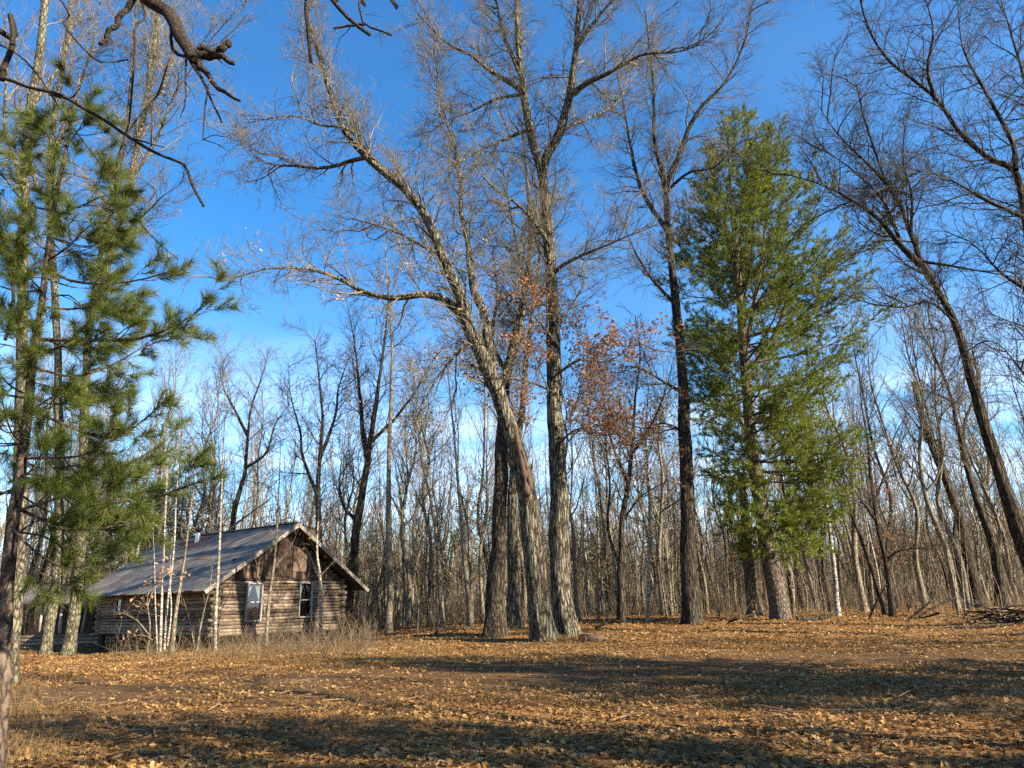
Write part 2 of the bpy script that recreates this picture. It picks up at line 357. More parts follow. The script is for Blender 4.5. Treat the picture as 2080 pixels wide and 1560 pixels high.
M_OAK = bark('oak_bark', (0.008, 0.006, 0.005), (0.055, 0.044, 0.030), (0.226, 0.198, 0.144), (0.218, 0.225, 0.140), 0.5, sc_xy=10.0, sc_z=1.25, bump=1.0, dist=0.09)
M_OAKD = bark('dark_oak_bark', (0.009, 0.006, 0.005), (0.034, 0.026, 0.018), (0.105, 0.084, 0.058), (0.115, 0.11, 0.07), 0.25, sc_xy=10.0, sc_z=1.25, bump=1.0, dist=0.09)
M_LICH = bark('lichen_bark', (0.018, 0.014, 0.010), (0.075, 0.062, 0.041), (0.185, 0.165, 0.11), (0.20, 0.20, 0.115), 0.6, sc_xy=10, sc_z=4, bump=1.0, dist=0.05)
M_PINEB = bark('pine_bark', (0.025, 0.018, 0.014), (0.083, 0.058, 0.043), (0.151, 0.112, 0.082), (0.216, 0.188, 0.140), 0.3, sc_xy=12, sc_z=5, dist=0.02)
M_WPB = bark('white_pine_bark', (0.022, 0.017, 0.013), (0.085, 0.066, 0.048), (0.17, 0.14, 0.105), None, sc_xy=9, sc_z=4)
M_BIRCH = bark('birch_bark', (0.05, 0.042, 0.033), (0.29, 0.26, 0.21), (0.42, 0.385, 0.32), None, sc_xy=1.6, sc_z=9.0, bump=0.2, dist=0.01)
M_SLIM = bark('slim_tree_bark', (0.047, 0.037, 0.026), (0.156, 0.129, 0.090), (0.265, 0.226, 0.164), (0.211, 0.203, 0.133), 0.5, sc_xy=16, sc_z=4, dist=0.015)
M_ASPEN = bark('aspen_bark', (0.060, 0.051, 0.034), (0.255, 0.225, 0.162), (0.357, 0.323, 0.242), None, sc_xy=3.0, sc_z=7.0, bump=0.25, dist=0.008)
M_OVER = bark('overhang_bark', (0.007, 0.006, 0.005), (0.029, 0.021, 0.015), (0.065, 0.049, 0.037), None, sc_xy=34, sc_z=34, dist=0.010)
M_TWIG = twig_mat('oak_twigs', (0.080, 0.068, 0.046), (0.19, 0.168, 0.118))
M_TWIGD = twig_mat('dark_twigs', (0.042, 0.035, 0.025), (0.105, 0.09, 0.064))
M_TWIGP = twig_mat('pale_twigs', (0.11, 0.093, 0.062), (0.22, 0.19, 0.128))
M_TWIGB = twig_mat('brush_twigs', (0.083, 0.061, 0.038), (0.210, 0.161, 0.102))
M_LITTER = leaf_mat('fallen_oak_leaves', [(0.087, 0.041, 0.015), (0.199, 0.100, 0.030), (0.304, 0.165, 0.050), (0.226, 0.117, 0.038), (0.356, 0.211, 0.071), (0.140, 0.066, 0.024), (0.322, 0.182, 0.056), (0.400, 0.265, 0.112)], 0.18, drift=True)
M_RED = leaf_mat('russet_oak_leaves', [(0.117, 0.047, 0.022), (0.243, 0.104, 0.043), (0.333, 0.167, 0.070), (0.180, 0.074, 0.032), (0.369, 0.216, 0.102)], 0.4)
M_TAN = leaf_mat('tan_oak_leaves', [(0.34, 0.18, 0.075), (0.50, 0.30, 0.14), (0.42, 0.22, 0.09), (0.55, 0.36, 0.19)], 0.4)
M_RPN = leaf_mat('red_pine_needles', [(0.043, 0.072, 0.017), (0.095, 0.133, 0.022), (0.171, 0.198, 0.032), (0.062, 0.092, 0.020), (0.209, 0.184, 0.051)], 0.4, 0.45)
M_WPN = leaf_mat('white_pine_needles', [(0.052, 0.081, 0.015), (0.133, 0.167, 0.019), (0.228, 0.257, 0.025), (0.085, 0.122, 0.019)], 0.3, 0.5)
M_FPN = leaf_mat('far_pine_needles', [(0.06, 0.085, 0.03), (0.10, 0.125, 0.04), (0.08, 0.10, 0.035)], 0.3, 0.6)
M_GRASS = leaf_mat('dry_grass_blades', [(0.16, 0.095, 0.042), (0.28, 0.18, 0.08), (0.12, 0.075, 0.032), (0.17, 0.14, 0.055)], 0.3)
M_LOG = wood_mat('weathered_logs', [(0.034, 0.024, 0.016), (0.106, 0.076, 0.051), (0.200, 0.153, 0.107), (0.289, 0.235, 0.168)], 2.2, (14, 0.9, 14), 0.30, 0.7)
M_BOARD = wood_mat('brown_boards', [(0.024, 0.016, 0.012), (0.072, 0.048, 0.033), (0.160, 0.112, 0.075)], 2.6, (10, 10, 0.8), 0.45)
M_GREYW = wood_mat('grey_timber', [(0.14, 0.12, 0.095), (0.30, 0.265, 0.21), (0.42, 0.38, 0.31)], 2.6, (10, 10, 0.8), 0.3)
M_DARKW = wood_mat('dark_timber', [(0.025, 0.018, 0.013), (0.06, 0.042, 0.03), (0.10, 0.075, 0.055)], 2.6, (8, 8, 1), 0.3)
M_ROOF = wood_mat('grey_roof_sheet', [(0.073, 0.040, 0.026), (0.125, 0.105, 0.084), (0.163, 0.144, 0.120), (0.215, 0.195, 0.164)], 1.3, (1.2, 1.2, 1.2), 0.16, 0.25, 0.62)
M_RUST = wood_mat('brown_rust_sheet', [(0.07, 0.035, 0.025), (0.15, 0.07, 0.045), (0.22, 0.12, 0.08)], 2.0, (1.5, 1.5, 1.5), 0.2, 0.3, 0.8)
M_FRAME = plain('white_window_paint', (0.274, 0.266, 0.238), 0.6)
M_CURT = plain('pale_curtain_cloth', (0.194, 0.187, 0.158), 0.9)
M_PIPE = plain('galvanised_pipe', (0.55, 0.55, 0.56), 0.4, 0.7)
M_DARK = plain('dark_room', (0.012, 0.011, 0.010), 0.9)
M_CUT = wood_mat('cut_wood', [(0.14, 0.055, 0.022), (0.26, 0.115, 0.045), (0.36, 0.18, 0.08)], 4.0, (3, 3, 3), 0.1)
M_SCAR = wood_mat('bare_split_wood', [(0.03, 0.019, 0.013), (0.082, 0.052, 0.035), (0.15, 0.10, 0.068)], 3.0, (14, 14, 1.0), 0.0, 1.0)
def glass_mat():
    m, t, Nn, L = new_mat('window_glass')
    o = Nn('ShaderNodeOutputMaterial'); g = Nn('ShaderNodeBsdfGlossy'); g.inputs['Roughness'].default_value = 0.03; g.inputs['Color'].default_value = (0.9, 0.95, 1, 1)
    tr = Nn('ShaderNodeBsdfTransparent'); tr.inputs['Color'].default_value = (0.85, 0.88, 0.88, 1); mx_ = Nn('ShaderNodeMixShader')
    fr = Nn('ShaderNodeFresnel'); fr.inputs['IOR'].default_value = 1.5; L(fr.outputs[0], mx_.inputs[0]); L(tr.outputs[0], mx_.inputs[1]); L(g.outputs[0], mx_.inputs[2]); L(mx_.outputs[0], o.inputs[0]); return m
M_GLASS = glass_mat()
def ground_mat():
    m, t, Nn, L = new_mat('leaf_strewn_soil')
    o = Nn('ShaderNodeOutputMaterial'); b = Nn('ShaderNodeBsdfPrincipled'); b.inputs['Roughness'].default_value = 0.95; b.inputs['Specular IOR Level'].default_value = 0.1
    tc = Nn('ShaderNodeTexCoord')
    v = Nn('ShaderNodeTexVoronoi'); v.inputs['Scale'].default_value = 19.0; v.inputs['Randomness'].default_value = 1.0; L(tc.outputs['Object'], v.inputs['Vector'])
    sp = Nn('ShaderNodeSeparateColor'); L(v.outputs['Color'], sp.inputs[0])
    r = Nn('ShaderNodeValToRGB'); ramp(r, [(0.0, (0.064, 0.031, 0.011)), (0.3, (0.142, 0.072, 0.023)), (0.6, (0.227, 0.120, 0.040)), (0.85, (0.294, 0.166, 0.060)), (1.0, (0.177, 0.093, 0.035))]); L(sp.outputs[0], r.inputs['Fac'])
    n = Nn('ShaderNodeTexNoise'); n.inputs['Scale'].default_value = 0.35; n.inputs['Detail'].default_value = 6; L(tc.outputs['Object'], n.inputs['Vector'])
    mr = Nn('ShaderNodeMapRange'); mr.inputs['From Min'].default_value = 0.42; mr.inputs['From Max'].default_value = 0.62; mr.inputs['To Max'].default_value = 0.75; L(n.outputs['Fac'], mr.inputs['Value'])
    n2 = Nn('ShaderNodeTexNoise'); n2.inputs['Scale'].default_value = 9; n2.inputs['Detail'].default_value = 8; n2.inputs['Roughness'].default_value = 0.75; L(tc.outputs['Object'], n2.inputs['Vector'])
    r2 = Nn('ShaderNodeValToRGB'); ramp(r2, [(0.3, (0.085, 0.047, 0.018)), (0.55, (0.160, 0.090, 0.035)), (0.75, (0.227, 0.135, 0.055))]); L(n2.outputs['Fac'], r2.inputs['Fac'])
    mx_ = Nn('ShaderNodeMixRGB'); L(mr.outputs[0], mx_.inputs['Fac']); L(r.outputs['Color'], mx_.inputs['Color1']); L(r2.outputs['Color'], mx_.inputs['Color2'])
    at_ = Nn('ShaderNodeAttribute'); at_.attribute_name = 'soil'; r3 = Nn('ShaderNodeValToRGB'); ramp(r3, [(0.3, (0.064, 0.035, 0.015)), (0.6, (0.104, 0.062, 0.027)), (0.8, (0.146, 0.089, 0.040))]); L(n2.outputs['Fac'], r3.inputs['Fac'])
    mx3 = Nn('ShaderNodeMixRGB'); L(at_.outputs['Fac'], mx3.inputs['Fac']); L(mx_.outputs[0], mx3.inputs['Color1']); L(r3.outputs['Color'], mx3.inputs['Color2']); mx_ = mx3
    bp = Nn('ShaderNodeBump'); bp.inputs['Strength'].default_value = 0.8; bp.inputs['Distance'].default_value = 0.05; L(n2.outputs['Fac'], bp.inputs['Height']); L(bp.outputs[0], b.inputs['Normal'])
    L(mx_.outputs[0], b.inputs['Base Color']); L(b.outputs[0], o.inputs[0]); return m
M_GROUND = ground_mat()

# ---------------------------------------------------------------- the forest floor
def axis(a, near, far, n1, n2):
    g = np.geomspace(near, far, n2); return np.concatenate([a - g[::-1], np.linspace(a - near, a + near, n1)[1:-1], a + g])
gx = axis(0.0, 45, 2500, 170, 14); gy = axis(26.0, 40, 2500, 150, 14)
GX, GY = np.meshgrid(gx, gy); nx, ny = len(gx), len(gy)
GV = np.stack([GX, GY, tz(GX, GY)], -1).reshape(-1, 3)
ii, jj = np.meshgrid(np.arange(nx - 1), np.arange(ny - 1)); b0 = (jj * nx + ii).ravel()
g_o = bpy.data.objects.new('ground', mesh_np('ground', GV, np.stack([b0, b0 + 1, b0 + nx + 1, b0 + nx], 1), None, (M_GROUND,))); col.objects.link(g_o); g_o['kind'] = 'structure'

# ---------------------------------------------------------------- fallen leaves
_bl = rng.uniform(0, 6.28, 12)
def bare(x, y):
    """0 = deep leaves, 1 = trodden bare soil: the worn drive across the clearing, with uneven edges"""
    n = 0.5 * np.sin(0.55 * x + _bl[0]) * np.sin(0.7 * y + _bl[1]) + 0.35 * np.sin(1.3 * x + 0.6 * y + _bl[2]) + 0.25 * np.sin(2.3 * y - 0.9 * x + _bl[3])
    band = np.exp(-((y - (17.0 + 0.12 * x + 1.0 * np.sin(x * 0.22 + 1))) / 4.2) ** 2)
    return np.clip(band * (1.05 + 0.65 * n) - 0.12, 0, 0.93)
_at = g_o.data.attributes.new('soil', 'FLOAT', 'POINT'); _at.data.foreach_set('value', bare(GX, GY).ravel().astype(np.float32))
def scatter(n, y0, y1, half=0.82, extra=2.0):
    y = np.sqrt(rng.uniform(y0 ** 2, y1 ** 2, n)); x = rng.uniform(-1, 1, n) * (half * y + extra)
    return x, y
def litter(name, n, y0, y1, size, level, label, clump=0.3):
    x, y = scatter(n, y0, y1)
    k = rng.uniform(size=n) > bare(x, y)
    c = 0.5 + 0.5 * np.sin(1.9 * x + 1.1 * y + _bl[4]) * np.sin(1.5 * y - 0.8 * x + _bl[5])
    k &= rng.uniform(size=n) > clump * (1 - c)
    x, y = x[k], y[k]
    z = tz(x, y) + 0.012 + rng.uniform(0, 0.030, len(x))
    mb = MB(); leaves(mb, np.stack([x, y, z], 1), size, level, 0.32, 0.55)
    o = mb.build(name, M_LITTER, smooth=False, kind='stuff'); tag(o, label, 'leaves'); return o
litter('fallen_leaves', 16500, 6.0, 9.8, 0.09, 2, 'crisp brown oak leaves strewn over the near clearing')
litter('fallen_leaves', 122000, 9.8, 26.0, 0.085, 1, 'tan and brown oak leaves covering the middle of the clearing', 0.45)
litter('fallen_leaves', 70000, 26.0, 50.0, 0.14, 0, 'fallen oak leaves along the far edge of the clearing')

# ---------------------------------------------------------------- trees traced stem by stem
def spray_mesh(mat):
    """one leafless side branch with its twigs, growing from the origin along +Z, about 2.2 m long"""
    pts = [np.zeros(3)]; d = np.array([0, 0, 1.0]); b = rng.normal(size=3) * [.22, .22, .05]
    for k in range(7): d = unit(d + b * 0.35 + rng.normal(size=3) * 0.20); pts.append(pts[-1] + d * 2.2 / 7)
    P = np.array(pts)[None]; R = np.linspace(0.026, 0.007, 8)[None]
    A, a = grow(P, R, 6.5, 1.2, 0.80, 6, 0.0, 0.22, 0.15, 1.0, 0.6, 0.0068); B, bb = grow(A, a, 5.0, 0.58, 0.75, 4, 0.0, 0.24, 0.1, 1.0, 0.7, 0.0058); C, c = grow(B, bb, 4.0, 0.28, 0.75, 2, 0.0, 0.2, 0.2, 1.0, 0.7, 0.0052)
    mb = MB(); tubes(mb, P, R, 5); tubes(mb, A, a, 3); tubes(mb, B, bb, 3); tubes(mb, C, c, 3); return mb.mesh('side_branch', mat)
SPRAYS = {}
def add_sprays(root, org, PP, RR, T0, twig_m, dens, scale=1.0):
    if twig_m.name not in SPRAYS: SPRAYS[twig_m.name] = [spray_mesh(twig_m) for _ in range(7)]
    pool = SPRAYS[twig_m.name]; n_all = 0
    for P, R, b in zip(PP, RR, T0):
        if b >= 1: continue
        A, a = grow(P[None], R[None], dens, 1.0, 0.95, 3, 0.10, 0.1, max(b, 0.12), 1.0, 0.5, 0.01, maxn=60)
        for q, rr in zip(A, a):
            if n_all >= 290: return
            d = Vector(q[1] - q[0]).normalized(); o = bpy.data.objects.new('branch', pool[rng.integers(len(pool))]); col.objects.link(o); o.parent = root
            o.location = q[0] - org; o.rotation_mode = 'QUATERNION'; from mathutils import Quaternion
            o.rotation_quaternion = Vector((0, 0, 1)).rotation_difference(d) @ Quaternion((0, 0, 1), rng.uniform(0, 6.28)); f = scale * rng.uniform(0.7, 1.6); o.scale = (f, f, f); n_all += 1
LEAFPTS = {}
def px2m(wpx, p):                         # width in photo pixels -> radius in metres at place p
    d = -(CR.T @ (np.asarray(p) - [0, 0, EYE]))[2]; return 0.5 * wpx * d / F
def stem_pts(path, Y, dy0=0.0, dy1=0.0):
    n = len(path); o = []
    for i, (px, py) in enumerate(path):
        t = i / max(1, n - 1); o.append(at(px, py, Y + dy0 + (dy1 - dy0) * t))
    return np.array(o)
def traced_tree(name, label, cat, Y, stems, bark_m, twig_m, l1=(2.4, 2.9), l2=(3.2, 1.05), l3=(5.0, 0.45), flare=0.5, group=None, sprays=0.0, spray_size=1.0,
                up=0.12, leafy=None, rmin=0.0085, base=None, wob=0.22):
    """stems: first is the trunk; each = (pixel path, width px at start, width px at end, depth shift start, depth shift end, first share of its length that stays bare)"""
    s0 = stems[0]; P0 = stem_pts(s0[0], Y, s0[3], s0[4])
    org = P0[0].copy()
    root = empty(name, org, label, cat, group)
    PP, RR, T0 = [], [], []
    for i, (path, w0, w1, d0, d1, bare_t) in enumerate(stems):
        P = stem_pts(path, Y, d0, d1)
        r0, r1 = px2m(w0, P[0]), px2m(w1, P[-1]) * (0.5 if w1 < 6 else 1.0)
        n = max(10, int(np.linalg.norm(np.diff(P, axis=0), axis=1).sum() / 0.28)); n = min(n, 90)
        P = spline(P, n); t = np.linspace(0, 1, n); R = r1 + (r0 - r1) * (1 - t) ** 1.25
        P = wobble(P, R, 0.22 if i else 0.10)
        if i == 0: P[0, 2] -= 0.25; P[0, 2] = min(P[0, 2], float(tz(P[0, 0], P[0, 1])) - 0.15)
        mb = MB(); trunk_tube(mb, P, R, 22 if w0 > 24 else (12 if w0 > 9 else 8), flare if i == 0 else 0.0, 0.085)
        mb.build('trunk' if i == 0 else 'limb', bark_m, root, origin=org)
        PP.append(spline(P, 26)); RR.append(np.interp(np.linspace(0, 1, 26), t, R)); T0.append(bare_t)
    if sprays: add_sprays(root, org, PP, RR, T0, twig_m, sprays, spray_size)
    mb = MB(); lp = []
    for P, R, b in zip(PP, RR, T0):
        if b >= 1: continue
        A, a = grow(P[None], R[None], l1[0] * 1.1, l1[1], 0.95, 7, up, wob, b, 1.0, 0.55, rmin, plen=0.62, maxn=70)
        B, bb = grow(A, a, l2[0] * 1.35, l2[1] * 1.1, 0.85, 4, up * 1.3, wob, 0.10, 1.0, 0.6, rmin)
        C, c = grow(B, bb, l3[0] * 1.15, l3[1] * 1.1, 0.75, 2, up * 1.5, wob, 0.1, 1.0, 0.7, rmin * 0.85)
        tubes(mb, A, a, 4); tubes(mb, B, bb, 3); tubes(mb, C, c, 3)
        lp.append(C[:, -1]); lp.append(B[:, -1])
    if lp:
        mb.build('crown', twig_m, root, origin=org, kind='stuff')
        if leafy:
            lp = np.concatenate(lp); z_lo, z_hi, frac, per, lm, lsz = leafy
            k = (lp[:, 2] > z_lo) & (lp[:, 2] < z_hi) & (rng.uniform(size=len(lp)) < frac)
            q = np.repeat(lp[k], per, axis=0); q = q + rng.normal(size=q.shape) * 0.12
            if len(q):
                lb = MB(); leaves(lb, q, lsz, 1, 1.1, 0.6); lb.build('leaf_cluster', lm, root, smooth=False, origin=org, kind='stuff')
    return root

# --- the group of oaks in the middle of the clearing
oak2 = traced_tree('oak_tree', 'leaning oak with split scarred trunk nearest the middle, its long limbs sweeping left', 'tree', 28.0, [
    ([(1108, 1306), (1090, 1180), (1077, 1060), (1062, 960), (1040, 880), (1014, 800), (985, 735), (955, 672), (930, 592), (900, 522), (872, 455), (830, 392), (782, 352), (742, 318), (703, 272), (680, 215), (650, 120), (620, 20)], 48, 6, 0, -3.5, 0.33),
    ([(958, 680), (935, 640), (902, 610), (862, 597), (800, 606), (742, 592), (692, 566), (630, 548), (550, 545), (470, 565)], 20, 3, -0.9, -3.5, 0.25),
    ([(1000, 765), (990, 690), (985, 640), (962, 585), (955, 520), (940, 440), (930, 330), (900, 220), (880, 100)], 22, 3, -0.4, 2.5, 0.25),
    ([(742, 320), (715, 326), (665, 340), (600, 338), (540, 330), (490, 290)], 10, 2.5, -2.6, -1.5, 0.05),
    ([(790, 356), (740, 300), (705, 262), (650, 255), (590, 235), (500, 250)], 9, 2.5, -2.4, -4.5, 0.1),
    ([(905, 530), (860, 500), (800, 470), (740, 450), (680, 440)], 9, 2.5, -1.6, 0.8, 0.1),
    ([(1010, 790), (960, 700), (905, 745), (860, 820), (830, 900)], 10, 2.5, -0.4, -1.4, 0.3),
    ([(1012, 800), (1050, 700), (1065, 600), (1050, 500), (1035, 420), (1020, 330)], 16, 3, 0, 2.5, 0.2),
], M_OAK, M_TWIG, leafy=(8, 17, 0.07, 4, M_TAN, 0.13), sprays=1.58)
for path, w0, w1 in (([(1046, 870), (1056, 920), (1066, 965), (1072, 1005)], 9, 15), ([(1057, 905), (1070, 950), (1078, 995)], 6, 10)):
    P = spline(stem_pts(path, 26.98, -0.10, 0.10), 14); R = np.linspace(px2m(w0, P[0]), px2m(w1, P[-1]), 14) * (1 + 0.2 * rng.normal(size=14)); mb = MB(); trunk_tube(mb, P, R, 9, 0, 0.14)
    o = mb.build('scar', M_SCAR, oak2, origin=np.array(oak2.location)); o['label'] = 'bare brown wood in the split of the trunk'
P = spline(stem_pts([(1074, 1005), (1079, 960), (1083, 930)], 27.35), 8); mb = MB(); trunk_tube(mb, P, np.linspace(px2m(11, P[0]), 0.012, 8), 8, 0, 0.2)
mb.build('stub', M_SCAR, oak2, origin=np.array(oak2.location))['label'] = 'splintered stub of a broken limb'

traced_tree('oak_tree', 'tallest straight oak of the middle group, forking high above russet leaves', 'tree', 29.6, [
    ([(1150, 1287), (1140, 1180), (1136, 1060), (1134, 950), (1130, 850), (1125, 720), (1120, 580), (1112, 460), (1100, 352), (1086, 300), (1070, 232), (1062, 170), (1054, 100), (1050, 0), (1040, -160)], 44, 8, 0, 1.5, 0.42),
    ([(1100, 356), (1112, 312), (1140, 262), (1158, 190), (1170, 100), (1178, 0), (1195, -150)], 20, 7, 0.6, -2.5, 0.1),
    ([(1163, 192), (1195, 165), (1232, 150), (1300, 112), (1380, 105), (1450, 80)], 12, 3, -1.0, -3.5, 0.1),
    ([(1066, 190), (1030, 165), (990, 140), (955, 110), (905, 85), (850, 30)], 12, 3, 1.0, -1.0, 0.1),
    ([(1062, 192), (1010, 200), (960, 225), (900, 250), (850, 290)], 7, 2, 1.0, 4.0, 0.1),
    ([(1074, 262), (1020, 285), (960, 312), (920, 345), (880, 400)], 8, 2, 0.8, -1.5, 0.05),
    ([(1118, 560), (1150, 535), (1205, 510), (1270, 482), (1340, 455)], 9, 2.5, 0, -2.0, 0.15),
    ([(1118, 500), (1085, 450), (1040, 405), (1000, 380), (960, 330)], 10, 2.5, 0, -2.5, 0.1),
    ([(1140, 262), (1200, 240), (1260, 200), (1290, 120)], 8, 2.5, -0.4, 2.5, 0.1),
    ([(1172, 95), (1210, 40), (1260, -20), (1300, -90)], 9, 3, -1.8, -3.5, 0.1),
    ([(1060, 160), (1020, 60), (1000, -20), (960, -100)], 10, 3, 1.1, 3.0, 0.1),
    ([(1131, 700), (1100, 660), (1060, 610), (1040, 560)], 7, 2, 0, -2.0, 0.1),
    ([(1131, 760), (1180, 730), (1230, 735), (1290, 700)], 7, 2, 0, -2.0, 0.1),
    ([(1134, 900), (1175, 870), (1215, 880), (1260, 860)], 6, 2, 0, -1.5, 0.1),
    ([(1128, 640), (1090, 600), (1070, 540), (1055, 480)], 6, 2, 0, 2, 0.1), ([(1130, 800), (1090, 780), (1050, 770), (1010, 745)], 6, 2, 0, -2, 0.1),
    ([(1126, 660), (1160, 620), (1190, 570), (1210, 540)], 6, 2, 0, 2.5, 0.1), ([(1132, 870), (1160, 840), (1180, 790), (1195, 740)], 5, 2, 0, 1.5, 0.1),
], M_OAK, M_TWIG, leafy=(5.5, 14.5, 0.58, 5, M_RED, 0.15), sprays=1.22)

traced_tree('oak_tree', 'thick dark oak trunk on the left of the middle group', 'tree', 30.0, [
    ([(1006, 1297), (1008, 1200), (1012, 1080), (1018, 960), (1022, 860), (1030, 760), (1052, 660), (1070, 560), (1078, 460), (1070, 360), (1060, 250)], 40, 5, 0, 4, 0.42),
    ([(1024, 850), (1000, 780), (975, 720), (950, 640), (945, 560)], 12, 3, 0.9, 3, 0.2),
    ([(1030, 760), (1000, 690), (1010, 600), (1000, 500)], 10, 3, 1.3, -0.5, 0.2),
], M_OAKD, M_TWIG, l1=(2.0, 2.4), leafy=(7, 15, 0.30, 5, M_RED, 0.13), sprays=1.08)
traced_tree('oak_tree', 'slimmer oak standing just behind the middle group', 'tree', 34.5, [
    ([(1044, 1272), (1042, 1150), (1040, 1030), (1046, 930), (1062, 830), (1068, 740), (1080, 640), (1095, 520), (1090, 400)], 27, 4, 0, 2, 0.4),
    ([(1044, 960), (1020, 880), (1030, 790), (1020, 690)], 12, 3, 0.5, 3, 0.2),
], M_OAK, M_TWIG, l1=(2.0, 2.4), sprays=1.01)

# --- the tall dark oak beside the white pine
traced_tree('oak_tree', 'tall dark trunked oak standing against the left side of the white pine', 'tree', 36.0, [
    ([(1407, 1268), (1402, 1150), (1398, 1030), (1392, 900), (1385, 760), (1378, 660), (1366, 560), (1356, 460), (1350, 380), (1330, 285), (1326, 160), (1310, 20)], 36, 5, 0, -1, 0.48),
    ([(1351, 385), (1385, 300), (1420, 225), (1470, 170), (1510, 90), (1530, 0)], 13, 3, -0.5, -3, 0.1),
    ([(1356, 470), (1310, 400), (1285, 320), (1270, 230), (1250, 130)], 11, 3, -0.4, 2, 0.1),
    ([(1372, 620), (1320, 560), (1285, 500), (1260, 440)], 9, 2.5, -0.3, -2, 0.1),
    ([(1352, 390), (1400, 350), (1450, 340), (1500, 290)], 8, 2.5, -0.5, -3.0, 0.1),
    ([(1388, 800), (1340, 770), (1290, 745), (1240, 750)], 8, 2.5, 0, -2.5, 0.1),
    ([(1392, 880), (1350, 860), (1300, 870), (1260, 840)], 7, 2, 0, -2, 0.1),
], M_OAKD, M_TWIG, leafy=(8.0, 15.0, 0.30, 4, M_RED, 0.14), sprays=1.15)
traced_tree('oak_tree', 'small crooked oak hung with russet leaves left of the tall dark oak', 'tree', 37.0, [
    ([(1262, 1272), (1262, 1160), (1264, 1060), (1276, 980), (1285, 900), (1290, 810), (1300, 720), (1290, 640)], 18, 3, 0, -1, 0.35),
    ([(1276, 985), (1250, 920), (1235, 860), (1240, 780)], 8, 2, -0.2, 1.5, 0.1),
    ([(1284, 920), (1320, 870), (1350, 800), (1370, 720)], 8, 2, -0.3, -2, 0.1),
    ([(1264, 1060), (1300, 1010), (1340, 985), (1370, 970)], 6, 2, 0, -1, 0.2),
], M_OAKD, M_TWIGD, l1=(2.6, 2.0), leafy=(4.5, 12, 0.17, 5, M_RED, 0.15))

# --- the leaning oaks at the right edge
traced_tree('oak_tree', 'leaning dark oak curving up and left at the right edge', 'tree', 27.0, [
    ([(2168, 1300), (2112, 1180), (2074, 1100), (2040, 990), (2002, 870), (1970, 755), (1940, 655), (1902, 585), (1872, 535), (1852, 480), (1830, 420), (1800, 370), (1775, 300), (1752, 230), (1740, 170)], 36, 4, 2, 0, 0.55),
    ([(1872, 540), (1838, 508), (1786, 446), (1725, 402), (1660, 372), (1590, 352)], 13, 3, 0.6, -2, 0.15),
    ([(1836, 510), (1800, 420), (1770, 380), (1725, 340), (1680, 310), (1640, 290)], 9, 2.5, 0.4, 2.5, 0.1),
    ([(1850, 480), (1852, 400), (1835, 330), (1838, 250)], 8, 2.5, 0.4, -2, 0.1),
    ([(1868, 530), (1930, 540), (2000, 552), (2080, 565)], 7, 3, 0.6, -1.5, 0.1),
    ([(1940, 655), (1890, 615), (1830, 625), (1785, 618)], 6, 2, 0.8, -1.0, 0.1),
    ([(1800, 372), (1760, 330), (1700, 270), (1660, 210)], 7, 2, 0.1, -1.5, 0.1),
], M_OAKD, M_TWIGD, sprays=1.44)
traced_tree('oak_tree', 'big dark oak reaching in at the upper right corner', 'tree', 22.0, [
    ([(2260, 1420), (2215, 1150), (2165, 900), (2120, 680), (2094, 520), (2078, 405), (2060, 345), (2010, 322), (1952, 272), (1905, 205), (1855, 162), (1805, 122), (1765, 60), (1740, -30)], 40, 5, 2, 0, 0.35),
    ([(2064, 345), (2055, 290), (2030, 235), (1990, 165), (1955, 95), (1945, 0)], 11, 3, 0.6, 1.5, 0.1),
    ([(2090, 480), (2110, 350), (2090, 200), (2060, 90), (2030, -10)], 16, 4, 0.9, 3, 0.1),
    ([(1900, 205), (1885, 140), (1895, 60), (1870, -30)], 8, 3, 0.3, -1, 0.1),
    ([(2078, 440), (2000, 405), (1920, 360), (1860, 345)], 8, 2, 0.6, -1.5, 0.1),
    ([(2110, 600), (2040, 560), (1980, 500), (1930, 490)], 9, 2, 0.9, 2.5, 0.1),
    ([(2150, 850), (2080, 760), (2030, 700), (1990, 690)], 9, 2, 1.2, 2.5, 0.2),
], M_OAKD, M_TWIGD, sprays=1.44, spray_size=0.8)
traced_tree('dead_snag', 'dead broken-topped snag leaning left near the right edge', 'tree', 48.0, [
    ([(1985, 1232), (1970, 1150), (1950, 1060), (1930, 1000), (1908, 940), (1888, 890), (1868, 830), (1857, 775)], 24, 10, 0, 0, 1.0),
    ([(1948, 1050), (1920, 1020), (1890, 1000)], 5, 1.5, 0, -1, 1.0), ([(1893, 910), (1870, 880), (1852, 870)], 5, 1.5, 0, -1, 1.0),
], M_OAKD, M_TWIGD)
traced_tree('oak_tree', 'bare oak leaning left just right of the broken snag', 'tree', 46.0, [
    ([(2035, 1225), (2020, 1120), (1995, 1045), (1970, 970), (1950, 890), (1932, 806), (1910, 750), (1880, 690), (1835, 630)], 22, 3, 0, 0, 0.4),
    ([(1960, 940), (1960, 860), (1985, 780), (1975, 700), (1990, 640)], 9, 2, 0, 2, 0.2),
    ([(1935, 815), (1900, 800), (1860, 790)], 5, 2, 0, -2, 0.1), ([(1912, 752), (1920, 690), (1905, 640)], 6, 2, 0, 1, 0.1),
], M_OAKD, M_TWIG, sprays=1.08)
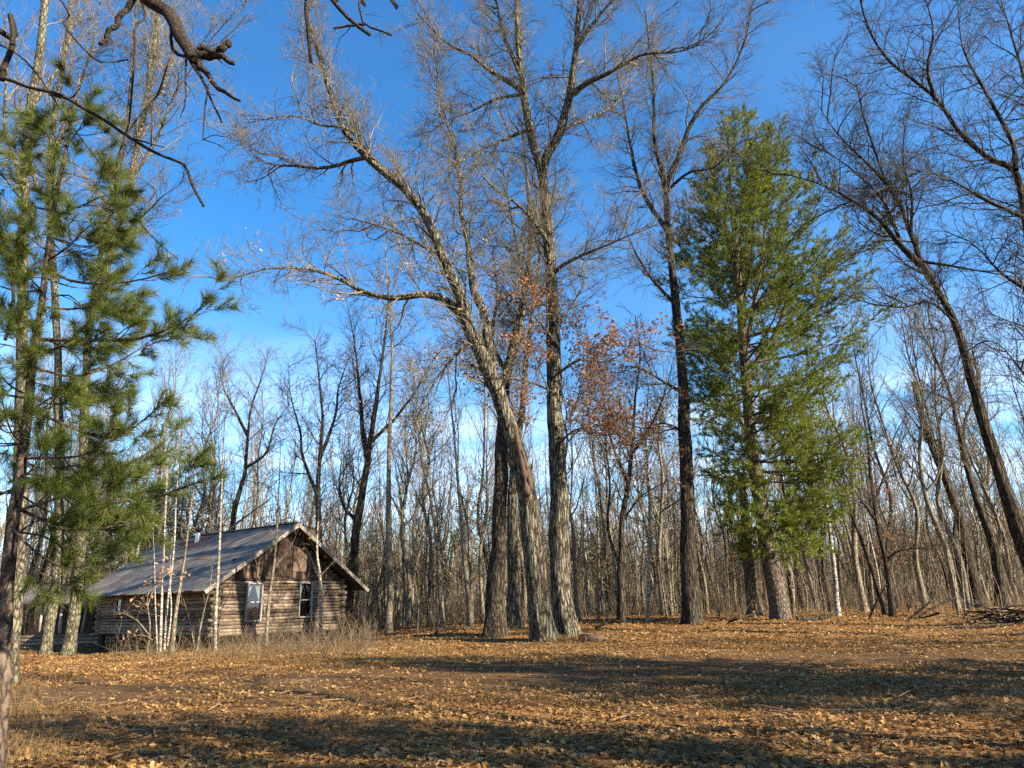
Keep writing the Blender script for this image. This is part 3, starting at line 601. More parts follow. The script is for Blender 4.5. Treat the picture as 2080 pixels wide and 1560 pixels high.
traced_tree('oak_tree', 'slim bare tree with a low limb bent to the right, beside the birch', 'tree', 36.5, [
    ([(1815, 1264), (1806, 1190), (1797, 1130), (1786, 1080), (1776, 1020), (1768, 960), (1762, 890), (1750, 820), (1745, 740)], 15, 2.5, 0, 0, 0.35),
    ([(1800, 1142), (1818, 1122), (1845, 1115), (1880, 1112), (1930, 1100)], 6, 2, 0, -1, 0.1),
    ([(1776, 1020), (1800, 960), (1825, 900), (1840, 830)], 6, 2, 0, 1, 0.1), ([(1782, 1060), (1745, 1010), (1715, 960), (1695, 900)], 6, 2, 0, -1, 0.1),
], M_OAKD, M_TWIGD, l1=(3.0, 1.8), leafy=(4, 9, 0.05, 3, M_RED, 0.12))
traced_tree('oak_tree', 'thin dark tree leaning left behind the bent-limbed tree', 'tree', 40.0, [
    ([(1800, 1245), (1775, 1170), (1752, 1100), (1728, 1040), (1715, 980), (1690, 930)], 13, 2.5, 0, 0, 0.4)], M_OAKD, M_TWIGD, l1=(3.0, 1.8))

# --- birches and slim trunks right of the middle
def birch(label, Y, path, w0, w1, m=None, tw=None, l1=(1.0, 1.2), bare_t=0.55):
    return traced_tree('birch_tree' if m is None else 'slim_tree', label, 'tree', Y, [(path, w0, w1, 0, 0.5, bare_t)], m or M_BIRCH, tw or M_TWIGD, l1=l1, l2=(3.0, 0.7), l3=(4.0, 0.35), flare=0.25)
birch('white birch trunk leaning left in front of the woods right of the pine', 38.5, [(1704, 1262), (1697, 1190), (1690, 1120), (1681, 1040), (1672, 970), (1657, 905), (1645, 820), (1632, 720)], 11, 4)
birch('slim white birch standing straight left of the tall dark oak', 40.0, [(1316, 1272), (1318, 1180), (1319, 1080), (1318, 980), (1312, 880), (1318, 780)], 8, 3)
birch('straight grey trunk right of the cabin', 40.0, [(790, 1292), (791, 1180), (790, 1060), (790, 940), (794, 820), (796, 700), (790, 600), (780, 480)], 16, 4, M_SLIM, M_TWIG, (1.0, 1.8), 0.4)
birch('thin grey tree with two forks between cabin and middle oaks', 41.0, [(900, 1284), (894, 1190), (888, 1100), (876, 1020), (862, 960), (850, 880), (845, 800)], 12, 3, M_SLIM, M_TWIG, (1.6, 1.8), 0.4)
birch('thin leaning grey tree left of the middle oaks', 39.0, [(957, 1284), (948, 1180), (940, 1090), (932, 1000), (924, 900), (914, 800), (905, 700)], 12, 3, M_SLIM, M_TWIG, (1.4, 1.8), 0.4)
birch('slim dark pole tree just right of the middle oaks', 42.0, [(1215, 1270), (1216, 1150), (1212, 1030), (1205, 920), (1190, 800)], 7, 2, M_SLIM, M_TWIGD, (1.4, 1.3), 0.4)
birch('straight sapling at the clearing edge near the right brush pile', 36.0, [(1950, 1266), (1940, 1200), (1925, 1130), (1917, 1070), (1910, 1000)], 6, 2, M_SLIM, M_TWIGD, (1.5, 1.0), 0.4)
birch('second straight sapling nearest the right brush pile', 36.5, [(1962, 1262), (1956, 1190), (1950, 1110), (1948, 1040)], 5, 2, M_SLIM, M_TWIGD, (1.5, 1.0), 0.4)
birch('thin young tree to the right of the white pine trunk', 41.0, [(1776, 1262), (1770, 1180), (1762, 1100), (1750, 1010), (1740, 900), (1742, 780)], 5, 2, M_SLIM, M_TWIGD, (1.3, 1.2), 0.4)

# --- trees behind the cabin
traced_tree('oak_tree', 'dark oak rising behind the right corner of the cabin, forked above the roof', 'tree', 42.5, [
    ([(700, 1285), (712, 1180), (722, 1090), (736, 1000), (748, 925), (762, 830), (775, 740), (785, 650), (790, 560)], 24, 4, 0, 0, 0.35),
    ([(746, 930), (735, 860), (730, 790), (722, 710), (710, 640)], 12, 2.5, 0, 2, 0.2),
    ([(752, 900), (800, 850), (840, 800), (880, 730), (920, 690)], 8, 2, 0, -2, 0.15),
    ([(727, 1060), (700, 1030), (690, 990), (695, 920)], 8, 2, 0, 1, 0.2),
], M_OAKD, M_TWIGD, l1=(2.2, 2.6), leafy=(10, 20, 0.03, 4, M_TAN, 0.14), sprays=1.01)
traced_tree('oak_tree', 'bushy bare oak rising behind the cabin ridge', 'tree', 47.0, [
    ([(652, 1290), (650, 1180), (648, 1080), (646, 1000), (650, 920), (655, 850), (648, 770), (640, 690)], 20, 4, 0, 0, 0.3),
    ([(648, 1010), (615, 930), (610, 880), (590, 800), (585, 740)], 9, 2, 0, -2, 0.15), ([(650, 930), (680, 850), (690, 780), (720, 700)], 9, 2, 0, 2, 0.15),
], M_OAKD, M_TWIGD, l1=(2.4, 2.4), sprays=0.86)
traced_tree('oak_tree', 'bent oak leaning right behind the middle of the cabin roof', 'tree', 50.0, [
    ([(448, 1280), (465, 1130), (478, 1030), (497, 960), (503, 890), (510, 830), (530, 770), (545, 720)], 18, 3, 0, 0, 0.35),
    ([(503, 885), (475, 830), (455, 790), (445, 740)], 8, 2, 0, 1, 0.15), ([(500, 950), (540, 920), (560, 860), (590, 820)], 7, 2, 0, -2, 0.15),
], M_OAKD, M_TWIG, l1=(2.4, 2.4), sprays=0.86)
traced_tree('dead_snag', 'dead leaning pole propped low above the cabin roof', 'tree', 46.5, [
    ([(395, 1240), (430, 1130), (465, 1078), (505, 1045), (548, 1014)], 11, 4, 0, 0, 1.0)], M_OAKD, M_TWIGD, flare=0.1)

# --- lichen covered oaks at the left
traced_tree('oak_tree', 'lichen covered forked oak rising behind the foreground pine', 'tree', 31.0, [
    ([(140, 1318), (156, 1210), (163, 1100), (168, 980), (172, 840), (182, 650), (215, 545), (242, 455), (272, 330), (300, 190), (318, 60), (330, -60)], 22, 8, 0, -1, 0.45),
    ([(184, 650), (205, 520), (228, 420), (250, 300), (262, 200), (270, 80), (280, -40)], 11, 4, 0, 2, 0.15),
    ([(262, 370), (320, 280), (350, 200), (390, 140), (430, 80), (480, 20)], 8, 2.5, -0.3, -2.5, 0.1),
    ([(295, 220), (340, 160), (350, 90), (345, 0)], 8, 3, -0.5, 1.5, 0.1), ([(232, 490), (300, 430), (330, 400), (370, 370)], 6, 2, 0, -1.5, 0.1),
], M_LICH, M_TWIGP, leafy=(15, 26, 0.012, 4, M_TAN, 0.13), sprays=1.08)
traced_tree('oak_tree', 'pale leaning trunk left of the forked lichen oak beside the log shed', 'tree', 31.0, [
    ([(92, 1320), (108, 1230), (118, 1140), (122, 1000), (120, 820), (112, 600), (100, 420), (105, 280), (130, 120), (150, -40)], 21, 7, 0, 1, 0.45),
    ([(104, 440), (60, 330), (40, 200), (30, 60)], 9, 3, 0.6, -1, 0.1), ([(112, 300), (160, 180), (190, 80), (210, -20)], 9, 3, 0.7, 2, 0.1),
], M_LICH, M_TWIGP, sprays=1.01)
traced_tree('oak_tree', 'lichen spotted oak trunk against the left edge behind the foreground pine', 'tree', 17.4, [
    ([(20, 1412), (26, 1310), (33, 1210), (40, 1110), (42, 950), (44, 700), (50, 430), (58, 250), (80, 110), (92, 0), (100, -100)], 28, 12, 0.3, 1, 0.5),
    ([(52, 400), (10, 250), (15, 120), (5, 0)], 10, 4, 0.8, -0.5, 0.1), ([(64, 215), (120, 140), (150, 60), (190, -20)], 9, 3, 0.9, 1.5, 0.1),
], M_LICH, M_TWIGP, l1=(2.4, 1.8), l2=(3.0, 0.7), l3=(5, 0.3), rmin=0.004)

# ---------------------------------------------------------------- pines
def pine_parts(root, org, P, R, branches, bark_m, needle_m, shoot=(3.5, 0.5), n=60, ln=0.13, wd=0.006, sub=(2.2, 1.2), rmin=0.004, twig_m=None, spread=0.75, t0=0.15, fwd=0.7, lw=None):
    mb = MB(); trunk_tube(mb, P, R, 14, 0.35, 0.05); mb.build('trunk', bark_m, root, origin=org)
    tw, nd = MB(), MB()
    BP = np.array([spline(b, 10) for b in branches]); Lb = np.linalg.norm(BP[:, -1] - BP[:, 0], axis=1)
    BR = np.maximum(rmin, 0.0095 * Lb + 0.004)[:, None] * np.linspace(1, 0.25, 10)[None]
    A, a = grow(BP, BR, sub[0], sub[1], 0.75, 6, 0.03, 0.10, 0.22, 1.0, 0.6, rmin, plen=0.55)
    A[:, :, 2] += 0.0
    B, b = grow(A, a, shoot[0], shoot[1], 0.7, 4, 0.10, 0.10, 0.15, 1.0, 0.7, rmin, plen=0.8)
    tubes(tw, BP, BR, 6); tubes(tw, A[:, ::5] if len(A) > 900 else A, a[:, ::5] if len(A) > 900 else a, 3); tubes(tw, B[::2, ::3] if len(B) > 5000 else B[:, ::3], b[::2, ::3] if len(B) > 5000 else b[:, ::3], 3)
    needles(nd, B, n, ln, wd, spread, t0, fwd); needles(nd, A[:, 2:], n, ln, wd, spread, 0.3, fwd); needles(nd, BP[:, 7:], n, ln, wd, spread, 0.3, fwd)
    tw.build('branches', bark_m, root, origin=org, kind='stuff'); nd.build('needles', needle_m, root, smooth=False, origin=org, kind='stuff')
    return len(A), len(B)
# the red pine in the left foreground
Yp = 7.3
P = stem_pts([(-6, 1572), (-2, 1480), (4, 1400), (8, 1300), (15, 1180), (26, 1060), (42, 960), (56, 840), (66, 740), (82, 640), (94, 540), (105, 450), (120, 370), (138, 290), (152, 215), (163, 150)], Yp)
org = P[0].copy(); P = spline(P, 46); R = np.linspace(px2m(34, P[0]), 0.010, 46); P[0, 2] -= 0.3
rp = empty('red_pine_tree', org, 'young red pine with long needles filling the left foreground', 'tree')
br = []
def rb(path, d0, d1): br.append(stem_pts(path, Yp, d0 * 0.5, d1 * 0.5))
rb([(94, 545), (150, 572), (230, 575), (300, 565), (362, 545)], 0, -0.5); rb([(84, 690), (180, 690), (270, 690), (360, 660), (434, 606)], 0, -0.9)
rb([(66, 745), (150, 765), (230, 740), (300, 700), (350, 690)], 0, 0.9); rb([(58, 830), (130, 862), (210, 890), (270, 870), (325, 825)], 0, -0.6)
rb([(42, 960), (120, 970), (200, 965), (280, 930), (330, 905)], 0, 0.8); rb([(40, 965), (110, 1000), (200, 1020), (310, 1010), (415, 975)], 0, -0.6)
rb([(22, 1080), (90, 1090), (160, 1130), (220, 1125), (255, 1110)], 0, 0.7); rb([(30, 1030), (100, 1060), (190, 1075), (270, 1065), (300, 1085)], 0, -0.9)
rb([(108, 440), (160, 420), (205, 400), (240, 395)], 0, -0.5); rb([(100, 480), (170, 500), (230, 490), (262, 470)], 0, 0.8)
rb([(118, 380), (160, 345), (190, 310)], 0, 0.4); rb([(140, 290), (165, 255), (178, 215)], 0, -0.2); rb([(136, 300), (100, 265), (85, 240)], 0, 0.2)
rb([(120, 380), (60, 340), (20, 290)], 0, -0.5); rb([(110, 430), (50, 410), (0, 350)], 0, 0.5); rb([(95, 540), (40, 500), (-40, 470)], 0, -0.7)
rb([(90, 590), (30, 590), (-60, 560)], 0, 0.6); rb([(70, 720), (10, 700), (-90, 690)], 0, -0.8); rb([(60, 810), (0, 800), (-110, 780)], 0, 0.7)
rb([(50, 900), (-20, 900), (-130, 880)], 0, -0.7); rb([(36, 990), (-30, 1010), (-140, 990)], 0, 0.9); rb([(150, 225), (140, 190), (136, 160)], 0, -0.1)
rb([(30, 1040), (90, 1020), (170, 1000), (250, 1010)], 0, -1.2); rb([(46, 930), (110, 930), (180, 920), (240, 860)], 0, -1.4); rb([(56, 840), (120, 800), (190, 800), (250, 790)], 0, 1.6)
rb([(70, 720), (130, 700), (190, 650), (250, 630)], 0, -1.6); rb([(88, 610), (140, 600), (190, 640), (240, 640)], 0, 1.5); rb([(96, 530), (140, 500), (180, 460), (220, 450)], 0, -1.0)
rb([(20, 1100), (70, 1060), (130, 1050), (190, 1040)], 0, 1.4); rb([(24, 1070), (60, 1110), (120, 1150), (180, 1150)], 0, -1.0); rb([(34, 1000), (100, 1040), (170, 1050), (240, 1030)], 0, 1.2)
for zt in np.linspace(0.34, 0.93, 50):
    k = int(zt * 45); a = rng.uniform(0, 2 * PI); l = (1.45 * (1.02 - zt) + 0.28) * rng.uniform(0.6, 1.05)
    dv_ = np.array([math.cos(a), math.sin(a), 0.12]); br.append(np.array([P[k], P[k] + dv_ * l * 0.5 + [0, 0, -0.05 * l], P[k] + dv_ * l + [0, 0, 0.10 * l]]))
pine_parts(rp, org, P, R, br, M_PINEB, M_RPN, shoot=(8.0, 0.27), n=92, ln=0.165, wd=0.0048, sub=(6.2, 0.62), rmin=0.003, spread=0.75, t0=0.2, fwd=0.66)

# the big white pine
Yw = 37.0
P = stem_pts([(1587, 1262), (1574, 1190), (1560, 1120), (1545, 1020), (1530, 920), (1518, 800), (1506, 650), (1494, 500), (1484, 370), (1476, 238)], Yw)
org = P[0].copy(); P = spline(P, 60); R = np.linspace(px2m(37, P[0]), 0.03, 60) ** 1.0; P[0, 2] -= 0.3
wp = empty('white_pine_tree', org, 'large green white pine with upswept boughs right of the middle', 'tree')
br = []
Htop = P[-1, 2]
for k in range(215):
    f = 0.13 + 0.87 * ((int(k / 6) * 6 + rng.uniform(0, 2.2)) / 215) ** 1.3; i = min(58, int(f * 59)); p = P[i]
    a = rng.uniform(0, 2 * PI); c = math.cos(a)
    prof = np.interp(f, [0.12, 0.2, 0.3, 0.45, 0.6, 0.72, 0.85, 0.95, 1.0], [2.4, 3.6, 4.9, 7.0, 7.3, 5.3, 2.8, 1.3, 0.3])
    l = prof * (0.80 + 0.26 * c if c > 0 else 0.80 + 0.30 * c) * rng.uniform(0.7, 1.1)
    el = np.interp(f, [0.1, 0.25, 0.45, 0.7, 1.0], [-0.12, 0.06, 0.30, 0.55, 0.9])
    dv_ = np.array([c, math.sin(a), el]); sag = -0.07 * l
    br.append(np.array([p, p + dv_ * l * 0.45 + [0, 0, sag], p + dv_ * l * 0.8 + [0, 0, sag * 0.6], p + dv_ * l + [0, 0, 0.06 * l]]))
lead = spline(stem_pts([(1512, 720), (1535, 600), (1552, 480), (1562, 370), (1570, 250)], Yw, 0, 0.8), 24)
mb = MB(); trunk_tube(mb, lead, np.linspace(px2m(11, lead[0]), 0.02, 24), 9, 0, 0.05); mb.build('limb', M_WPB, wp, origin=org)
for k in range(40):
    f = 0.25 + 0.75 * (k + rng.uniform()) / 40; p = lead[min(22, int(f * 23))]; a = rng.uniform(0, 2 * PI); l = (2.7 * (1.05 - f) + 0.4) * rng.uniform(.7, 1.1)
    dv_ = np.array([math.cos(a), math.sin(a), 0.8]); br.append(np.array([p, p + dv_ * l * 0.5 + [0, 0, -0.05 * l], p + dv_ * l]))
na = pine_parts(wp, org, P, R, br, M_WPB, M_WPN, shoot=(6.0, 0.6), n=25, ln=0.23, wd=0.025, sub=(3.4, 1.9), rmin=0.005, spread=0.75, t0=0.25, fwd=0.8)
# second trunk behind it
traced_tree('pine_tree', 'dark pine trunk under the boughs just left of the white pine trunk', 'tree', 40.0, [
    ([(1535, 1248), (1526, 1180), (1519, 1110), (1512, 1030), (1506, 960)], 26, 16, 0, 0, 1.0)], M_WPB, M_TWIGD)

# ---------------------------------------------------------------- dark boughs overhead, left: a tree standing behind the camera
def world_limb(root, org, pts, r0, r1, mat, S=10, name='limb'):
    P = spline(np.array(pts), max(8, int(len(pts) * 9))); R = np.linspace(r0, r1, len(P)); P = wobble(P, R, 0.35)
    mb = MB(); trunk_tube(mb, P, R, S, 0.0, 0.13); mb.build(name, mat, root, origin=org); return P, R
og = np.array([-5.2, -1.6, 0.0]); og[2] = float(tz(og[0], og[1]))
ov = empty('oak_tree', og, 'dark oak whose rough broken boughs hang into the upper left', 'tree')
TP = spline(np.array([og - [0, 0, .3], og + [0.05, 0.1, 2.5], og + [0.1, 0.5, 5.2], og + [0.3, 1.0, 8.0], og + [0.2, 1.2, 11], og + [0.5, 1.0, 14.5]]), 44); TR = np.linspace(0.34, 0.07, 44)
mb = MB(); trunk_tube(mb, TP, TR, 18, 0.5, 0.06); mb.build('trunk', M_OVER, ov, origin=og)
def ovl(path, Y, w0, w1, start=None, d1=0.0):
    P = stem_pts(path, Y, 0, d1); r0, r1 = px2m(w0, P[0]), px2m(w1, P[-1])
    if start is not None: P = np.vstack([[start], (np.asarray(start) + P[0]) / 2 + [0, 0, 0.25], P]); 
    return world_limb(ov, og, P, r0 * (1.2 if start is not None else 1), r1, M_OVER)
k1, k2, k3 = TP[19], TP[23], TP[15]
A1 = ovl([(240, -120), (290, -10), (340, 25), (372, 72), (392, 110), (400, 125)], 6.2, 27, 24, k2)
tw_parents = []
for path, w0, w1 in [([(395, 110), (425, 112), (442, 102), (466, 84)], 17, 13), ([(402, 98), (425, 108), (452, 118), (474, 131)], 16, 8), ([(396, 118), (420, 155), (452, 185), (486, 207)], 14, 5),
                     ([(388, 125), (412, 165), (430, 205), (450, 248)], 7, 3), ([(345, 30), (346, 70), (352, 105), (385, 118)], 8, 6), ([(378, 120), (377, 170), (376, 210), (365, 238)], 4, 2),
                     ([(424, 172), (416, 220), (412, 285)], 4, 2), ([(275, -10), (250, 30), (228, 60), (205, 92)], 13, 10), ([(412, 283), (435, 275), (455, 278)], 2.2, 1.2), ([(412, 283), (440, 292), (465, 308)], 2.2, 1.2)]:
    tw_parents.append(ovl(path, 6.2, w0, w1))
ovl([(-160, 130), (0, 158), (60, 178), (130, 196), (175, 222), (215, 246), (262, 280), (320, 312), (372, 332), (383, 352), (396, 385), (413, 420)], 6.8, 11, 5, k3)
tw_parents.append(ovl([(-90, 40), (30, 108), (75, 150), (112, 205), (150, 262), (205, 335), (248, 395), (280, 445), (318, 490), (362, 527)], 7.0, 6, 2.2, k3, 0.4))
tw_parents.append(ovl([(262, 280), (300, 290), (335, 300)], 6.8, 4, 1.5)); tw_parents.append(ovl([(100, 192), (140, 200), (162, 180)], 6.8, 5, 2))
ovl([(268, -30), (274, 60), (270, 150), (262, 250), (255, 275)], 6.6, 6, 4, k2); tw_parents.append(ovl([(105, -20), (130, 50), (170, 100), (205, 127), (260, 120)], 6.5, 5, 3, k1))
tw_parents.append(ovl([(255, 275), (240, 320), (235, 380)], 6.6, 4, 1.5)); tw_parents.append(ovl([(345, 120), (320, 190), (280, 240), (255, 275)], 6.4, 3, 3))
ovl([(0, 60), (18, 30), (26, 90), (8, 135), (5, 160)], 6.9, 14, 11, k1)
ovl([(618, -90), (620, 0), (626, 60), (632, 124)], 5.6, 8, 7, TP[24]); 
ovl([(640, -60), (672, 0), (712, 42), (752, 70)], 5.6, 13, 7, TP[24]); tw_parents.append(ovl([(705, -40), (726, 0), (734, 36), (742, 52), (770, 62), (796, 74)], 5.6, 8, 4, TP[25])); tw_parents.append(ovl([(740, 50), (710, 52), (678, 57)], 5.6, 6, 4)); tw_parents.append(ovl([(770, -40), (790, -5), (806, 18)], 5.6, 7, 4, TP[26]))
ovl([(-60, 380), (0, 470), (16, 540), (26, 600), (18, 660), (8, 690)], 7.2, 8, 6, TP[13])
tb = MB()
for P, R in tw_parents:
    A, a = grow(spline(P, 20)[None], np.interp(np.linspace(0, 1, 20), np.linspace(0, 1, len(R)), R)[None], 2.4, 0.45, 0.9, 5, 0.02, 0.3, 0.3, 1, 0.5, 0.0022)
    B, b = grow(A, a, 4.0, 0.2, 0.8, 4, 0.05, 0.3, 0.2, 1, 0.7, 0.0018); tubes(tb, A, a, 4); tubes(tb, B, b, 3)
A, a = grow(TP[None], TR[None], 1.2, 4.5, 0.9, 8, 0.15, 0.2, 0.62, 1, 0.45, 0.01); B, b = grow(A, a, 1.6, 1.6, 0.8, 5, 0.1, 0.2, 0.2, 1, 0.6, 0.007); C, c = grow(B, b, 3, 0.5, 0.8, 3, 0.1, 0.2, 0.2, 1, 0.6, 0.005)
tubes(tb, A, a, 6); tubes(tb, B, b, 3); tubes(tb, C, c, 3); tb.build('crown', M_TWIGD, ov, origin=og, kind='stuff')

# ---------------------------------------------------------------- kinds of tree for the woods, built once and copied
def proto_tree(name, H, r, first, limbs, bark_m, twig_m, label, group, spread=0.7, ll=0.3, lean=0.03, l2=(3.4, 1.3), l3=(4.2, 0.55), rmin=0.011, leaf=None, stems=1, up=0.12):
    root = empty(name, (0, 0, 0), label, 'tree', group)
    crown = MB(); tr = MB(); lp = []
    for s in range(stems):
        a = rng.uniform(0, 2 * PI); ln_ = lean if stems == 1 else rng.uniform(0.12, 0.4)
        pts = np.array([[math.cos(a) * ln_ * H * t ** 1.3, math.sin(a) * ln_ * H * t ** 1.3, H * t * (1 if s == 0 else .85)] for t in np.linspace(0, 1, 7)])
        pts[1:-1, :2] += rng.normal(size=(5, 2)) * 0.012 * H
        P = spline(pts, 22); P[0, 2] -= 0.25; R = r * (1 - 0.88 * np.linspace(0, 1, 22) ** 0.9)
        t_ = MB(); trunk_tube(t_, P, R, 9, 0.35, 0.05); t_.build('trunk' if stems == 1 else 'stem', bark_m, root)
        A, a_ = grow(P[None], R[None], limbs / H, ll * H, spread, 7, up, 0.16, first, 1.0, 0.62, rmin)
        B, b = grow(A, a_, l2[0], l2[1], 0.8, 5, up, 0.2, 0.15, 1.0, 0.6, rmin); C, c = grow(B, b, l3[0], l3[1], 0.75, 3, up, 0.2, 0.15, 1, 0.7, rmin * 0.85)
        tubes(crown, A, a_, 5); tubes(crown, B, b, 3); tubes(crown, C, c, 3); lp += [C[:, -1]]
    crown.build('crown', twig_m, root, kind='stuff')
    if leaf:
        q = np.concatenate(lp); q = q[rng.uniform(size=len(q)) < leaf[0]]; q = np.repeat(q, leaf[1], 0); q = q + rng.normal(size=q.shape) * 0.12
        lb = MB(); leaves(lb, q, 0.14, 1, 1.1, 0.6); lb.build('leaf_cluster', leaf[2], root, smooth=False, kind='stuff')
    return root
def proto_pine(name, H, r, first, label, group, prof, nb=60, needle_m=None, n=12, sag=-0.05):
    root = empty(name, (0, 0, 0), label, 'tree', group); P = spline(np.array([[0, 0, -.3], [0.05, 0.03, H * .4], [-0.04, 0.1, H * .75], [0.05, 0, H]]), 36); R = np.linspace(r, 0.02, 36); br = []
    for k in range(nb):
        f = first + (1 - first) * (k + rng.uniform()) / nb; p = P[min(34, int(f * 35))]; a = rng.uniform(0, 2 * PI); l = np.interp(f, [first, first + .15, .6, 1], prof) * rng.uniform(.7, 1.1)
        d = np.array([math.cos(a), math.sin(a), np.interp(f, [0, .5, 1], [0.0, .25, .8])]); br.append(np.array([p, p + d * l * .5 + [0, 0, sag * l], p + d * l]))
    pine_parts(root, np.zeros(3), P, R, br, M_WPB, needle_m or M_FPN, shoot=(3.0, 0.6), n=n, ln=0.22, wd=0.034, sub=(2.4, 1.5), rmin=0.006, spread=0.8, t0=0.2)
    return root
G_W = 'trees of the woods behind the clearing'
protos = [
    proto_tree('oak_tree', 19, 0.20, 0.35, 34, M_SLIM, M_TWIG, 'bare grey-brown oak among the woods behind the clearing', G_W, 0.75, 0.30),
    proto_tree('oak_tree', 17, 0.17, 0.30, 32, M_SLIM, M_TWIG, 'bare rounded oak among the woods behind the clearing', G_W, 0.85, 0.32, 0.08),
    proto_tree('oak_tree', 19, 0.15, 0.40, 30, M_OAKD, M_TWIG, 'dark slender bare tree among the woods behind the clearing', G_W, 0.6, 0.26, 0.05),
    proto_tree('aspen_tree', 17, 0.10, 0.45, 26, M_ASPEN, M_TWIGP, 'pale slim aspen among the woods behind the clearing', G_W, 0.6, 0.18, 0.03),
    proto_tree('birch_tree', 14, 0.075, 0.45, 20, M_BIRCH, M_TWIGD, 'thin white birch among the woods behind the clearing', G_W, 0.55, 0.18, 0.05),
]
sap = [
    proto_tree('sapling_tree', 8, 0.045, 0.3, 16, M_SLIM, M_TWIGB, 'thin bare pole sapling in the undergrowth at the wood edge', 'saplings at the wood edge', 0.6, 0.2, 0.05, (3.6, 0.8), (5, 0.4), 0.007),
    proto_tree('sapling_tree', 6, 0.035, 0.25, 14, M_ASPEN, M_TWIGP, 'thin pale sapling in the undergrowth at the wood edge', 'saplings at the wood edge', 0.6, 0.24, 0.08, (3.6, 0.8), (5, 0.4), 0.007),
    proto_tree('sapling_tree', 5, 0.04, 0.15, 14, M_SLIM, M_TWIGB, 'young oak still holding tan leaves at the wood edge', 'leafy young oaks at the wood edge', 0.8, 0.3, 0.06, (3.5, 0.7), (5, 0.4), 0.007, (0.4, 4, M_TAN)),
    proto_tree('sapling_tree', 7, 0.05, 0.2, 16, M_OAKD, M_TWIGD, 'young oak holding russet leaves at the wood edge', 'leafy young oaks at the wood edge', 0.8, 0.28, 0.05, (3.5, 0.8), (5, 0.4), 0.007, (0.35, 4, M_RED)),
    proto_tree('bush', 2.6, 0.018, 0.15, 8, M_SLIM, M_TWIGB, 'tangled bare bush at the wood edge', 'bare bushes at the wood edge', 0.7, 0.35, 0.2, (3, 0.4), (4, 0.22), 0.005, None, 6),
]
sap[4]['category'] = 'bush'
fpine = proto_pine('pine_tree', 13, 0.15, 0.3, 'small olive green pine among the bare woods', 'pines among the bare woods', [1.2, 2.6, 2.0, .3], 60)

used = set()
def put(proto, x, y, rz=None, s=1.0, label=None, group=None):
    loc = (x, y, float(tz(x, y)) - 0.03); rz = rng.uniform(0, 2 * PI) if rz is None else rz
    if id(proto) not in used:
        used.add(id(proto)); proto.location = loc; proto.rotation_euler = (0, 0, rz); proto.scale = (s,) * 3
        return proto
    r = copy_tree(proto, loc, rz, s)
    if label: r['label'] = label
    if group: r['group'] = group
    return r
CAB = np.array([-13.4, 32.9, 0.0]); CU = np.array([0.6, 0.8, 0.0]); CV = np.array([-0.8, 0.6, 0.0]); CW_, CL_ = 7.0, 11.0
def in_cabin(x, y, m=1.2):
    d = np.array([x, y, 0]) - CAB; a, b = d @ CU, d @ CV
    return (-1.2 - m < a < CW_ + 1.2 + m and -1 - m < b < CL_ + 1 + m) or (a < 0 and -2 < b < 14 and a > -9) or (-30 < x < -18 and 38 < y < 47)
placed = []
def spot(y0, y1, gap, half=0.74):
    for _ in range(60):
        y = math.sqrt(rng.uniform(y0 ** 2, y1 ** 2)); x = rng.uniform(-half, half) * y
        if in_cabin(x, y): continue
        if all((x - a) ** 2 + (y - b) ** 2 > gap ** 2 for a, b in placed):
            placed.append((x, y)); return x, y
    return None
for k in range(165):
    s = spot(43, 80, 1.7)
    if s: put(protos[rng.choice(5, p=[.24, .18, .28, .16, .14])], *s, s=rng.uniform(0.72, 1.15))
placed = []
for k in range(265):
    s = spot(39.5, 66, 0.8)
    if s: put(sap[rng.choice(5, p=[.30, .20, .10, .08, .32])], *s, s=rng.uniform(0.65, 1.15))
for px, y, s in ((350, 56, 1.12), (255, 62, 1.2), (180, 60, 1.1), (1230, 62, 0.75), (940, 64, 0.8), (1900, 66, 0.7), (1660, 62, 0.6), (980, 70, 1.05), (420, 64, 0.9), (1840, 60, 0.55), (300, 54, 1.2), (395, 58, 1.0), (880, 58, 0.7), (1190, 56, 0.62), (1130, 68, 0.9), (560, 66, 0.8), (1500, 60, 0.7), (2000, 62, 0.75), (740, 60, 0.6)):
    put(fpine, float(at(px, 1200, y)[0]), y, s=s)

# --- trees out of the frame at the right and behind the camera: they shade the clearing
G_S = 'trees standing around the clearing'
for x, y, k, s in ((15, 3, 0, 1.0), (20, 9, 1, 1.0), (27, 14, 0, 1.1), (24, 2, 2, 1.05), (33, 8, 0, 1.0), (30, -3, 1, 1.1), (18, -6, 2, 1.0), (11.5, -7, 0, 0.9), (42, 5, 1, 1.1), (26, -12, 0, 1.0), (9, -14, 1, 1.0), (-3, -12, 2, 1.0), (-12, -6, 0, 1.0)):
    put(protos[k], x, y, s=s, label='bare tree outside the frame', group=G_S)
shade = proto_pine('pine_tree', 16, 0.2, 0.22, 'dense pine standing beside the clearing outside the photograph', G_S, [3.0, 4.4, 3.4, .5], 170, M_WPN, 30)
for x, y, s in ((21, 7.5, 1.0), (15, -1.0, 0.85), (27, 0, 1.0), (18, -9, 1.0)): tag(put(shade, x, y, s=s), 'dense pine outside the frame')

